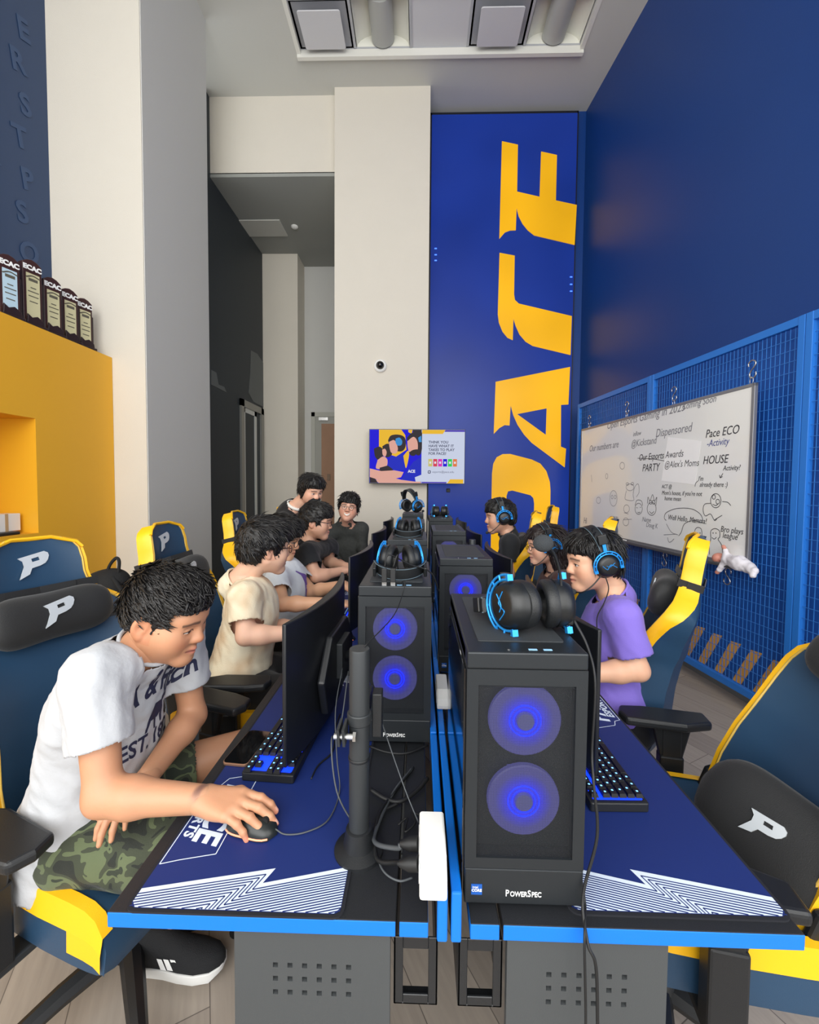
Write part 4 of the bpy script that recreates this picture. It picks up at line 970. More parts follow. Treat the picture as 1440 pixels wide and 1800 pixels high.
    for i in range(25):
        u = -1+2*i/24; hw = .175; x = hw*u; e = max(0, 1-abs(u)**4)**.5; hh = (.098-.022*(1-u*u))*max(e, .12); dd = .052*max(e, .1)
        c = o+Vector((x, 0, 0))+fw*(.062+.035*u*u*.9)+up*(.0)
        rings.append([c+fw*(dd*math.sin(a)*(1 if abs(math.sin(a)) < 9 else 1))+up*(hh*(math.copysign(abs(math.cos(a))**.75, math.cos(a)))) for a in [2*PI*k/18 for k in range(18)]])
    pl = MB().loft(rings).build('pillow', soft_black, t, smooth=180)
    m = MB(); p_logo(m, frame(o+fw*.1125, (-1, 0, 0), up), .085, .004); m.build('emblem', logo_m, pl)
    # seat
    st = MB(); sb = {-1: MB(), 1: MB()}; ss = {-1: [], 1: []}; rings = []
    ys = [-.27, -.25, -.18, -.05, .08, .18, .23, .262, .28, .286]; zf = [.9, 1, 1, 1, 1, 1, .95, .8, .45, .12]
    for y, f in zip(ys, zf):
        wv = .255+.012*math.sin(PI*(y+.27)/.55); zt = .435+.075*f; zb = .375+.02*(1-f)
        bol = .022*f
        rings.append([Vector((x, y, z)) for x, z in ((-wv, zb+.012), (-wv*.9, zb), (0, zb), (wv*.9, zb), (wv, zb+.012), (wv*1.01, zb+.05*f), (wv*.985, zt+bol), (wv*.86, zt+bol), (wv*.68, zt-.008), (0, zt-.012), (-wv*.68, zt-.008), (-wv*.86, zt+bol), (-wv*.985, zt+bol), (-wv*1.01, zb+.05*f))])
        for s in (-1, 1): ss[s].append([Vector((s*wv*1.03, y+(.002 if f < .5 else 0), zb+.05*f+.0)), Vector((s*wv*1.026, y+(.002 if f < .5 else 0), zt*.74+zb*.26)), Vector((s*wv*1.005, y+(.004 if f < .5 else 0), zt+bol+.006)), Vector((s*wv*.915, y+(.003 if f < .5 else 0), zt+bol+.007))])
    st.loft(rings); seat = st.build('seat', ch_navy, t, smooth=50)
    for s in (-1, 1):
        sb[s].loft([[g[1], g[2], g[3]] for g in ss[s][:9]], 0, closed=False, caps=False); sb[s].loft([[g[0], g[1]] for g in (ss[s][5], ss[s][6], ss[s][7], ss[s][8])], 0, closed=False, caps=False); q = sb[s].build('seat_trim', ch_yellow, seat, smooth=60)
    m = MB()
    for k in range(2): m.tube([Vector((-.11+.05*k, .0+.05*k, .500)), Vector((.0, .15+.05*k, .4995)), Vector((.11-.05*k, .0+.05*k, .500))], .0015, 5)
    m.build('stitching', mat('stitch_grey', (90, 110, 122), .6), seat)
    # armrests
    for s in (-1, 1):
        x = s*.315; m = MB(); m.prism([(-.02, -.14), (.05, -.14), (.056, .06), (.045, .135), (.0, .15), (-.045, .135), (-.052, -.05)] if s > 0 else [(.02, -.14), (.052, -.05), (.045, .135), (.0, .15), (-.045, .135), (-.056, .06), (-.05, -.14)], Matrix.Translation((x, .02, .675)), .03)
        a = m.build('armrest', black_plastic, t, bevel=.010, seg=3)
        m = MB(); m.box((x, .0, .60), (.036, .062, .15)); m.box((x, .0, .47), (.044, .075, .20)); m.prism([(-.03, -.05), (.03, -.05), (.06, .08), (-.06, .08)], frame((x-.014, 0, .59), (0, 1, 0), (0, 0, 1)), .028); m.build('post', black_plastic, a, bevel=.006)
        MB().box((s*.235, 0, .362), (.20, .06, .022)).build('bracket', dark_metal, a, bevel=.005)
    MB().box((0, -.02, .352), (.19, .26, .045)).build('mechanism', dark_metal, t, bevel=.01)
    MB().lathe([(.0, .08), (.031, .08), (.031, .24), (.02, .245), (.02, .345), (.0, .345)], 20).build('gas_lift', black_plastic, t, smooth=30)
    b = MB(); b.lathe([(.0, .06), (.048, .065), (.05, .115), (.04, .13), (.0, .13)], 20)
    for k in range(5):
        a = 2*PI*k/5+.4; d = Vector((math.cos(a), math.sin(a), 0)); b.tube([d*.03+Vector((0, 0, .095)), d*.17+Vector((0, 0, .09)), d*.315+Vector((0, 0, .07))], [.032, .027, .02], 8)
    b = b.build('star_base', black_plastic, t, smooth=40)
    for k in range(5):
        a = 2*PI*k/5+.4; d = Vector((math.cos(a), math.sin(a), 0)); p = d*.31; sd = Vector((-d.y, d.x, 0)); m = MB()
        for s in (-1, 1): m.cyl(p+sd*(s*.012)+Vector((0, 0, .028)), p+sd*(s*.026)+Vector((0, 0, .028)), .028, n=16)
        m.cyl(p+Vector((0, 0, .02)), p+Vector((0, 0, .07)), .011, n=8); m.build('caster', rubber, t, smooth=35)
    return t
chair0 = make_chair(); nch = [0]
def chair(x, y, face, label, src=None):     # face: direction the sitter looks, in degrees from +X
    o = src or (chair0 if nch[0] == 0 else copy_tree(chair0)); nch[0] += 1
    o.location = (x, y, 0); o.rotation_euler = (0, 0, math.radians(face-90)); o['label'] = label; return o
chair(-.88, 1.19, -19, 'navy gaming chair with P pillow behind the man in white with camouflage shorts')
chair(-.78, 1.93, 3, 'navy gaming chair of the man in the cream tie-dye shirt')
chair(-.82, 2.80, 5, 'gaming chair with yellow head side behind the two men with dark hair')
chair(-.78, 3.70, 8, 'gaming chair next to the standing person in black, left row')
chair(.735, 1.89, 149, 'gaming chair of the man in purple, seen from its side')
chair(.78, 2.72, 152, 'gaming chair with its yellow head showing above the head of the man in purple')
chair(.44, 3.15, 166, 'gaming chair with long yellow side behind the man in black with headset')
chair(.86, 4.05, 172, 'small gaming chair farthest back in the right row')
BTILT[0] = math.radians(28); chR = make_chair()
chair(.69, 1.13, 170, 'reclined gaming chair cut off by the right edge, loose P pillow on its seat', chR)
for c in chR.children:
    if c.name.startswith('armrest') and c.data.vertices[0].co.x > 0: c.location.y = -.14
for c in chair0.children:
    if c.name.startswith(('star_base', 'caster')): c.rotation_euler = (0, 0, .62)
# loose pillow on the seat of the near right chair
pt = thing('pillow', 'black lumbar pillow with a silver P lying tilted on the near right chair', 'pillow', (.885, 1.01, .635))
rings = []
for i in range(25):
    u = -1+2*i/24; e = max(0, 1-abs(u)**4)**.5; hh = .125*max(e, .12); dd = .055*max(e, .12)
    rings.append([Vector((.17*u, dd*math.sin(a), hh*math.copysign(abs(math.cos(a))**.75, math.cos(a)))) for a in [2*PI*k/18 for k in range(18)]])
MB().loft(rings).build('cushion', soft_black, pt, smooth=180)
m = MB(); p_logo(m, frame((0, -.0535, 0), (1, 0, 0), (0, 0, 1)), .072, .004); m.build('emblem', logo_m, pt)
pt.matrix_world = Matrix.Translation((.885, 1.01, .635)) @ Matrix.Rotation(math.radians(-62), 4, 'Z') @ Matrix.Rotation(math.radians(-30), 4, 'X') @ Matrix.Rotation(math.radians(12), 4, 'Y')
# ================================================================ people: bodies grown from distance fields
V = Vector
class Field:
    def __init__(s): s.ops = []
    def add(s, fn, lo, hi, k=.02, sub=False): s.ops.append((fn, np.array(lo, float), np.array(hi, float), k, sub)); return s
    def rc(s, a, b, ra, rb, k=.02, cuts=(), sub=False, flat=None):
        a = np.array(a, float); b = np.array(b, float); ab = b-a; L2 = max(float(ab @ ab), 1e-12); r = max(ra, rb)
        if flat is not None: fa, ff = np.array(flat[0], float), flat[1]; fa = fa/np.linalg.norm(fa)
        cl = [(np.array(p, float), np.array(n, float)/np.linalg.norm(n)) for p, n in cuts]
        def fn(P):
            q = P-a; t = np.clip((q @ ab)/L2, 0, 1); d = q-t[..., None]*ab
            if flat is not None:
                c = d @ fa; d = d+(c*(1/ff-1))[..., None]*fa
            o = np.sqrt((d*d).sum(-1))-(ra+(rb-ra)*t)
            if flat is not None: o = o*min(1, .5+.5*ff)
            for p, n in cl: o = np.maximum(o, (P-p) @ n)
            return o
        return s.add(fn, np.minimum(a, b)-r, np.maximum(a, b)+r, k, sub)
    def el(s, c, r, R=None, k=.02, cuts=(), sub=False):
        c = np.array(c, float); r = np.array(r, float); Rm = np.eye(3) if R is None else np.array(R)
        cl = [(np.array(p, float), np.array(n, float)/np.linalg.norm(n)) for p, n in cuts]
        def fn(P):
            q = (P-c) @ Rm; k0 = np.sqrt(((q/r)**2).sum(-1)); k1 = np.sqrt(((q/(r*r))**2).sum(-1))+1e-9
            o = k0*(k0-1)/k1
            for p, n in cl: o = np.maximum(o, (P-p) @ n)
            return o
        e = np.sqrt(((Rm*r)**2).sum(1)); return s.add(fn, c-e, c+e, k, sub)
    def mesh(s, res, lo=None, hi=None, extra=None):
        if lo is None: lo = np.min([o[1] for o in s.ops if not o[4]], 0)-3*res
        if hi is None: hi = np.max([o[2] for o in s.ops if not o[4]], 0)+3*res
        lo = np.array(lo, float); hi = np.array(hi, float); n = np.ceil((hi-lo)/res).astype(int)+1
        Fv = np.full(n, .3, np.float32)
        ax = [lo[i]+res*np.arange(n[i]) for i in range(3)]
        for fn, a, b, k, sub in s.ops:
            m = k+2*res+.012
            i0 = np.maximum(np.floor((a-m-lo)/res).astype(int), 0); i1 = np.minimum(np.ceil((b+m-lo)/res).astype(int)+1, n)
            if (i1 <= i0).any(): continue
            sl = tuple(slice(x, y) for x, y in zip(i0, i1))
            P = np.stack(np.meshgrid(*[ax[i][sl[i]] for i in range(3)], indexing='ij'), -1)
            d = fn(P).astype(np.float32); f = Fv[sl]
            if sub: d = -d; h = np.maximum(k-np.abs(f-d), 0)/k; Fv[sl] = np.maximum(f, d)+h*h*k*.25
            else: h = np.maximum(k-np.abs(f-d), 0)/k; Fv[sl] = np.minimum(f, d)-h*h*k*.25
        if extra is not None: Fv = extra(Fv, ax)
        return surface_nets(Fv, lo, res)
def surface_nets(Fv, lo, res):
    inside = Fv < 0; n = Fv.shape
    c = np.zeros(np.array(n)-1, np.uint8)
    for i in (0, 1):
        for j in (0, 1):
            for k in (0, 1): c += inside[i:n[0]-1+i, j:n[1]-1+j, k:n[2]-1+k]
    act = np.argwhere((c > 0) & (c < 8))
    if len(act) == 0: return np.zeros((0, 3)), np.zeros((0, 4), int)
    idx = -np.ones(c.shape, np.int64); idx[tuple(act.T)] = np.arange(len(act))
    S_ = np.zeros((len(act), 3)); W_ = np.zeros(len(act))
    cor = [np.array((i, j, k)) for i in (0, 1) for j in (0, 1) for k in (0, 1)]
    for a in cor:
        for ax in range(3):
            if a[ax]: continue
            b = a.copy(); b[ax] = 1
            fa = Fv[tuple((act+a).T)]; fb = Fv[tuple((act+b).T)]; m = (fa < 0) != (fb < 0)
            t = np.where(m, fa/np.where(m, fa-fb, 1), 0)
            p = np.tile(a.astype(float), (len(act), 1)); p[:, ax] += t
            S_[m] += p[m]; W_[m] += 1
    v = lo+res*(act+S_/W_[:, None]); quads = []
    for ax in range(3):
        u, w = (ax+1) % 3, (ax+2) % 3
        A = [slice(None)]*3; B = [slice(None)]*3; A[ax] = slice(0, n[ax]-1); B[ax] = slice(1, n[ax])
        ia, ib = inside[tuple(A)], inside[tuple(B)]; e = np.argwhere(ia != ib)
        ok = (e[:, u] > 0) & (e[:, w] > 0) & (e[:, u] < n[u]-1) & (e[:, w] < n[w]-1); e = e[ok]
        if not len(e): continue
        fl = ia[tuple(e.T)]; q = []
        for du, dw in ((-1, -1), (0, -1), (0, 0), (-1, 0)):
            g = e.copy(); g[:, u] += du; g[:, w] += dw; q.append(idx[tuple(g.T)])
        q = np.stack(q, 1); q[~fl] = q[~fl][:, ::-1]; quads.append(q)
    return v, np.concatenate(quads)
def mesh_obj(name, v, f, m, parent, color=None, origin=None):
    v = np.array(v); o0 = np.array(origin if origin is not None else (0, 0, 0))
    me = bpy.data.meshes.new(name); me.from_pydata((v-o0).tolist(), [], [tuple(int(i) for i in q) for q in f])
    me.materials.append(m)
    if color is not None:
        a = me.color_attributes.new('Col', 'FLOAT_COLOR', 'POINT'); c = np.ones((len(v), 4), np.float32); c[:, :3] = color; a.data.foreach_set('color', c.ravel())
    return link(name, me, parent, smooth=180)
def merge(parts):
    vs, fs, o = [], [], 0
    for v, f in parts: vs.append(v); fs.append(f+o); o += len(v)
    return np.concatenate(vs), np.concatenate(fs)
def smooth_mesh(v, f, it=2, lam=.5):
    n = len(v); cnt = np.zeros(n); e = np.concatenate([f[:, [i, (i+1) % 4]] for i in range(4)])
    np.add.at(cnt, e[:, 0], 1); np.add.at(cnt, e[:, 1], 1)
    for _ in range(it):
        a = np.zeros_like(v); np.add.at(a, e[:, 0], v[e[:, 1]]); np.add.at(a, e[:, 1], v[e[:, 0]]); v = v+lam*(a/np.maximum(cnt, 1)[:, None]-v)
    return v
def biggest(v, f):
    lab = np.arange(len(v))
    for _ in range(600):
        m = lab[f].min(1); l2 = lab.copy()
        for i in range(4): np.minimum.at(l2, f[:, i], m)
        l2 = l2[l2]
        if (l2 == lab).all(): break
        lab = l2
    u, c = np.unique(lab, return_counts=True); k = lab == u[np.argmax(c)]; mp = np.cumsum(k)-1
    return v[k], mp[f[k[f].all(1)]]
def normals(v, f):
    nn = np.cross(v[f[:, 2]]-v[f[:, 0]], v[f[:, 3]]-v[f[:, 1]]); N_ = np.zeros_like(v)
    for i in range(4): np.add.at(N_, f[:, i], nn)
    return N_/np.maximum(np.linalg.norm(N_, axis=1), 1e-12)[:, None]
skin_m = mat('skin', (220, 170, 140), .5, attr='Col', bump=.06, bscale=420, sss=.12)
hair_m = mat('hair_black', (19, 17, 17), .42, bump=.5, bscale=300)
def cloth(name, rgb, **k): return mat(name, rgb, k.pop('rough', .85), bump=k.pop('bump', .25), bscale=k.pop('bscale', 350), sheen=.1, **k)

# --- head ---------------------------------------------------------
def head_R(yaw, pitch=0, roll=0):    # yaw: heading of the face in degrees from +X; pitch: down is negative
    return np.array((Matrix.Rotation(math.radians(yaw-90), 3, 'Z') @ Matrix.Rotation(math.radians(pitch), 3, 'X') @ Matrix.Rotation(math.radians(roll), 3, 'Y')))
def head_field(C, R, s, neck, nr=.055, smile=0, fat=1.0):
    f = Field(); hp = lambda x, y, z: np.array(C)+R @ (np.array((x, y, z))*s)
    E = lambda c, r, k=.02, sub=False, Rl=None: f.el(hp(*c), np.array(r)*s, R if Rl is None else R @ Rl, k*s, sub=sub)
    K = lambda a, b, ra, rb, k=.02, sub=False: f.rc(hp(*a), hp(*b), ra*s, rb*s, k*s, sub=sub)
    E((0, -.012, .03), (.074, .094, .086)); E((0, .026, -.035), (.057*fat, .060, .078), .03)
    for sx in (-1, 1):
        K((sx*.052*fat, -.004, -.05), (sx*.012, .066, -.100), .021, .017, .035); E((sx*.038*fat, .050, -.032), (.028, .030, .032), .05)
        K((sx*.050, .050, .020), (sx*.014, .083, .014), .010, .009, .018)
    E((0, .074, -.100), (.022, .018, .016), .025)
    E((0, .070, .035), (.050, .026, .030), .03)
    K((0, .083, .012), (0, .102, -.028), .0085, .0112, .016); E((0, .101, -.031), (.0125, .011, .0105), .010)
    for sx in (-1, 1): E((sx*.0125, .093, -.034), (.0085, .0105, .008), .008)
    for sx in (-1, 1): E((sx*.031, .098, -.002), (.017, .016, .0125), .014, True)
    for sx in (-1, 1):
        E((sx*.031, .0755, -.003), (.0155, .0145, .0125), .004)
        K((sx*.018, .0862, .0035), (sx*.046, .0775, .0025), .0035, .003, .004)
    K((-.022, .083, -.062+smile), (0, .094, -.064), .0062, .0075, .008); K((.022, .083, -.062+smile), (0, .094, -.064), .0062, .0075, .008)
    K((-.019, .082, -.072+smile), (0, .091, -.075), .0055, .0078, .008); K((.019, .082, -.072+smile), (0, .091, -.075), .0055, .0078, .008)
    K((-.024, .091, -.0675+smile*1.3), (.0, .1015, -.0690), 0.0014, .0020, .004, True); K((.024, .091, -.0675+smile*1.3), (.0, .1015, -.0690), .0014, .0020, .004, True)
    for sx in (-1, 1):
        Rl = np.array(Matrix.Rotation(sx*.35, 3, 'Z') @ Matrix.Rotation(-.25, 3, 'X'))
        E((sx*.079, -.014, -.008), (.0085, .020, .033), .008, False, Rl); E((sx*.086, -.008, -.004), (.006, .0105, .019), .006, True, Rl)
        E((sx*.079, -.012, -.036), (.007, .010, .010), .006)
    f.rc(hp(0, -.024, -.05), neck, nr*s, nr*1.08*s, .035)
    return f, hp
LID = [1.0]
def head_color(v, C, R, s, base, smile=0, lip=(176, 98, 92)):
    L_ = (v-np.array(C)) @ R/s; x, y, z = np.abs(L_[:, 0]), L_[:, 1], L_[:, 2]
    c = np.tile(np.array(lin(base)), (len(v), 1))
    def paint(m, rgb, a=1.0): m = np.clip(m, 0, 1)[:, None]*a; c[:] = c*(1-m)+np.array(lin(rgb))*m
    front = y > .055
    rosy = tuple(int(q) for q in (min(255, base[0]*.96), base[1]*.84, base[2]*.80))
    paint(np.exp(-(((x-.046)/.018)**2+((z+.038)/.02)**2))*front, rosy, .6); paint(np.exp(-((x/.014)**2+((z+.032)/.014)**2))*(y > .095), rosy, .6)
    paint(((x > .070) & (z > -.05) & (z < .03) & (y < .02)).astype(float), rosy, .45)
    zc = np.clip((x/.024), 0, 1)**1.6*smile
    paint(np.clip(1.6-np.hypot(x/.025, (z+.0675-zc)/.0125)*1.5, 0, 1)*(y > .07), lip, .7)
    paint(np.clip(1.5-np.abs((z+.0685-zc)/.0022), 0, 1)*(x < .024)*(y > .07), (120, 66, 60), .8)
    bz = .0225+.001*np.clip((x-.014)/.02, 0, 1)-.006*np.clip((x-.030)/.022, 0, 1)
    paint(np.clip(1.5-np.abs((z-bz)/.0042), 0, 1)*(x > .012)*(x < .053)*front, (46, 36, 32), .8)
    ex = (x-.031)/.0150; ez = (z+.0035)/(.0048*LID[0]); er = np.hypot(ex, ez)
    paint((er < 1.0)*front.astype(float), (205, 198, 192)); paint(((np.hypot((x-.031)/.0055, (z+.003)/.0058) < 1) & (er < 1.05) & front).astype(float), (30, 20, 18))
    paint(np.clip(1.4-np.abs(z-(.0012*LID[0]-.002*(1-LID[0])-.0035*ex*ex))/.0017, 0, 1)*(np.abs(ex) < 1.1)*front, (30, 22, 22))
    paint(((np.hypot((x-.0085)/.0045, (z+.0405)/.003) < 1) & (y > .088)).astype(float), (120, 66, 58))
    return c
# --- hair ---------------------------------------------------------
def hair_obj(parent, C, R, s, vol, zl, locks=500, lock_len=.035, flow=(0, .6, -.4), res=.004, amp=.006, extra=None, origin=None, up=.5, m=None, seed=3, side=1.0):
    f = Field(); hp = lambda x, y, z: np.array(C)+R @ (np.array((x, y, z))*s)
    vx, vy, vz = vol
    f.el(hp(0, -.012, .034), np.array((.080+vx*side, .100+vy, .090+vz))*s, R, .02)
    f.el(hp(0, .035, .075), np.array((.062+vx, .055+vy*.6, .040+vz))*s, R, .03*s)
    f.el(hp(0, -.060, -.02), np.array((.058+vx*.7*side, .045+vy, .062))*s, R, .03*s)
    if extra: extra(f, hp, R, s)
    v, q = f.mesh(res); v = smooth_mesh(v, q, 1)
    L_ = (v-np.array(C)) @ R/s
    zlim = np.interp(L_[:, 1], [p[0] for p in zl], [p[1] for p in zl])
    # pull everything below the hair line inside the skull
    N_ = normals(v, q); g = np.clip((zlim-L_[:, 2])/.012, 0, 1)
    rr = np.linalg.norm((L_-np.array((0, -.012, .03)))/np.array((.074, .094, .086)), axis=1)
    inner = np.array((0, -.012, .02))+(L_-np.array((0, -.012, .02)))*(.72/np.maximum(rr, .72))[:, None]
    from mathutils import noise
    nz = np.array([noise.noise(V((p[0]*45, p[1]*22, p[2]*45+seed))) for p in L_]); nz2 = np.array([noise.noise(V((p[0]*170, p[1]*60, p[2]*110+seed))) for p in L_])
    Lw = L_+(N_ @ R)*(amp*(nz*1.0+.55*nz2))[:, None]
    L2 = Lw*(1-g[:, None])+inner*g[:, None]
    keep = ~((g > .98)[q].all(1)); v = np.array(C)+(L2*s) @ R.T
    mb = MB(); mb.add(v.tolist(), q[keep].tolist())
    r = random.Random(seed); cand = np.where(g < .05)[0]; fl0 = R @ np.array(flow)
    N_ = normals(v, q)
    for i in (r.choice(cand) for _ in range(locks)):
        p = v[i]; n = N_[i]; lz = L_[i]
        fl = fl0 + (R @ np.array((r.uniform(-.3, .3)+lz[0]*3, r.uniform(-.2, .2), r.uniform(-.2, .2)+(0.2 if lz[2] > .085 else -.25))))
        t = fl-n*(fl @ n); t /= max(np.linalg.norm(t), 1e-6); w = np.cross(n, t); Ln = lock_len*r.uniform(.6, 1.3)*s*min(1, max(.3, (lz[2]-zlim[i])/.045)); wd = .0045*r.uniform(.7, 1.5)*s
        u_ = up*r.uniform(.2, 1.0); rings = []
        for k in range(5):
            a = k/4; c = p-n*.004*s+t*(Ln*a)+n*(Ln*u_*a*a*.6+.004*s*math.sin(PI*a)); ww = wd*(1-a**1.6)+.0002
            rings.append([c+w*ww, c+n*ww*.55, c-w*ww, c-n*ww*.5])
        mb.loft([[V(x) for x in g_] for g_ in rings], 0, caps=False)
    o0 = V(origin if origin is not None else (0, 0, 0)); mb.v = [tuple(V(x)-o0) for x in mb.v]
    me = bpy.data.meshes.new('hair'); me.from_pydata(mb.v, [], mb.f); me.materials.append(m or hair_m)
    return link('hair', me, parent, smooth=180)
# --- hands --------------------------------------------------------
def hand(f, wrist, d, up, right, curls=None, s=1.0, spread=1.0, thumb=None):
    d = np.array(d, float); d /= np.linalg.norm(d); up = np.array(up, float); up -= d*(up @ d); up /= np.linalg.norm(up)
    lat = np.cross(up, d)*(1 if right else -1)           # towards the thumb
    P = lambda x, y, z: np.array(wrist)+s*(d*x+lat*y+up*z)
    base = [(.083, .027), (.088, .008), (.083, -.011), (.074, -.028)]; L_ = [(.042, .026, .021), (.046, .030, .022), (.043, .028, .021), (.034, .021, .019)]; rr = [.0104, .0106, .0100, .0088]
    curls = curls or [(.35, .5, .3)]*4; tips = []
    for i, ((bx, by), ll, r0, cu) in enumerate(zip(base, L_, rr, curls)):
        f.rc(P(.005, by*.55, 0), P(bx, by, .002), .017*s, .0125*s, .014*s)
        p = P(bx, by, .003); yaw = (by-.0)*4.0*spread; a = 0.0; fd = d*math.cos(yaw)+lat*math.sin(yaw)
        for j, l in enumerate(ll):
            a += cu[j]; q = p+s*l*(fd*math.cos(a)-up*math.sin(a)); r1 = r0*(1-.12*(j+1))
            f.rc(p, q, r0*(1-.12*j)*s*(1.04 if j else 1), r1*s, .0045*s); p = q
        tips.append(p)
    th = thumb or ((.030, .026, -.006), (.062, .050, -.016), (.090, .060, -.022), (.112, .060, -.026))
    rt = [.0165, .0125, .0108, .0085]
    for j in range(3): f.rc(P(*th[j]), P(*th[j+1]), rt[j]*s, rt[j+1]*s, .008*s)
    f.el(P(.042, .0, -.006), np.array((.040, .034, .013))*s, np.stack([d, lat, up], 1), .012*s)
    return tips
def limb(f, a, b, c, r, k=.025):       # shoulder-elbow-wrist or hip-knee-ankle, tapering
    a, b, c = (np.array(x, float) for x in (a, b, c))
    f.rc(a, b, r[0], r[1], k); m = b+(c-b)*.28; f.rc(b, m, r[1], r[2], k); f.rc(m, c, r[2], r[3], k)
def torso(f, pel, che, nk, sl, sr, up_, inf=0.0, k=.06, w=1.0):
    pel, che, nk, sl, sr = (np.array(x, float) for x in (pel, che, nk, sl, sr)); ax = sr-sl; ax /= np.linalg.norm(ax)
    z = nk-pel; z /= np.linalg.norm(z); ax = ax-z*(ax @ z); ax /= np.linalg.norm(ax); y = np.cross(z, ax); Rt = np.stack([ax, y, z], 1)
    f.el(pel, np.array((.165*w, .115, .13))+inf, Rt, k); ab = pel*.55+che*.45; f.el(ab, np.array((.145*w, .108, .16))+inf, Rt, k)
    f.el(che, np.array((.160*w, .112, .175))+inf, Rt, k); mid = (sl+sr)/2
    f.rc(sl, sr, .050+inf, .050+inf, .05); top = nk*.7+mid*.3
    f.rc(nk+(nk-che)*.02, sl*.72+mid*.28, .034+inf*.5, .040+inf, .05); f.rc(nk+(nk-che)*.02, sr*.72+mid*.28, .034+inf*.5, .040+inf, .05)
    return Rt
def garment(parent, f, res, m, name, org, cuts=(), fold=.004, thick=.0022, extra=None, seed=0, smooth_it=2, fscale=1.0, color=None):
    v, q = f.mesh(res)
    v = smooth_mesh(v, q, smooth_it)
    kill = np.zeros(len(v), bool)
    for p, n, rad in cuts:
        n = np.array(n, float)/np.linalg.norm(n); d = (v-np.array(p)) @ n; r = np.linalg.norm(v-np.array(p), axis=1)
        kill |= (d > -1.1*res) & (r < rad)
    q = q[~(kill[q].all(1))]; N_ = normals(v, q)
    if fold:
        from mathutils import noise
        dsp = np.array([noise.noise(V((p[0]*14*fscale+seed, p[1]*14*fscale, p[2]*7*fscale)))*.7+noise.noise(V((p[0]*30*fscale+p[2]*16, p[1]*30*fscale-p[2]*12, p[2]*13*fscale+seed)))*.55+(.5-abs(noise.noise(V((p[0]*18*fscale+p[2]*20*fscale, p[1]*18*fscale+p[2]*16*fscale, seed+p[2]*5)))))*.55 for p in v])
        v = v+N_*(dsp*fold)[:, None]
    if extra is not None: v = extra(v, N_)
    used = np.unique(q); mp = -np.ones(len(v), int); mp[used] = np.arange(len(used)); v = v[used]; q = mp[q]
    o = mesh_obj(name, v, q, m, parent, color(v) if color else None, org)
    if thick:
        so = o.modifiers.new('s', 'SOLIDIFY'); so.thickness = thick; so.offset = -1
    return o, v, q
def collar(parent, c, n, r, m, org, rr=.006, flat=None):
    c = V(c); n = V(n).normalized(); x = n.orthogonal().normalized() if flat is None else (V(flat)-n*V(flat).dot(n)).normalized(); y = n.cross(x)
    pts = [c+(x*math.cos(a)*r[0]+y*math.sin(a)*r[1])-V(org) for a in [2*PI*i/40 for i in range(41)]]
    return MB().tube(pts, rr, 8, flat=1.0).build('collar', m, parent, smooth=180)
def shirt_plain(m):
    return cloth('collar_cream', (224, 210, 182)) if m.name == 'shirt_cream' else m
def person(label, base, **kw): return thing('person', label, 'person', base, 0, kw.get('group'))
def glasses(parent, C, R, s, org, m, r=(.022, .017)):
    mb = MB(); hp = lambda x, y, z: V(np.array(C)+R @ (np.array((x, y, z))*s)-np.array(org))
    for sx in (-1, 1):
        mb.tube([hp(sx*.031+r[0]*math.cos(a)*.9, .108-abs(sx*.031+r[0]*math.cos(a))*.10, -.004+r[1]*math.sin(a)) for a in [2*PI*i/24 for i in range(25)]], .0019*s, 6)
        mb.tube([hp(sx*.051, .102, .004), hp(sx*.074, .085, .005), hp(sx*.081, .0, .008), hp(sx*.080, -.02, -.004)], .0020*s, 6)
    mb.tube([hp(-.011, .107, .0), hp(0, .110, .003), hp(.011, .107, .0)], .0016*s, 6)
    return mb.build('glasses', m, parent, smooth=60)
frame_m = mat('glasses_frame', (54, 26, 26), .3); frame_k = mat('glasses_dark', (20, 20, 22), .3); frame_w = mat('glasses_wire', (120, 112, 104), .3, .8)
ZS = [(-.12, -.05), (-.04, -.045), (-.024, .012), (.012, .012), (.016, -.03), (.032, -.028), (.040, .02), (.06, .052), (.12, .056)]
ZM = [(-.12, -.075), (-.05, -.07), (-.026, -.0), (.008, -.0), (.012, -.04), (.03, -.035), (.045, .012), (.06, .034), (.12, .036)]
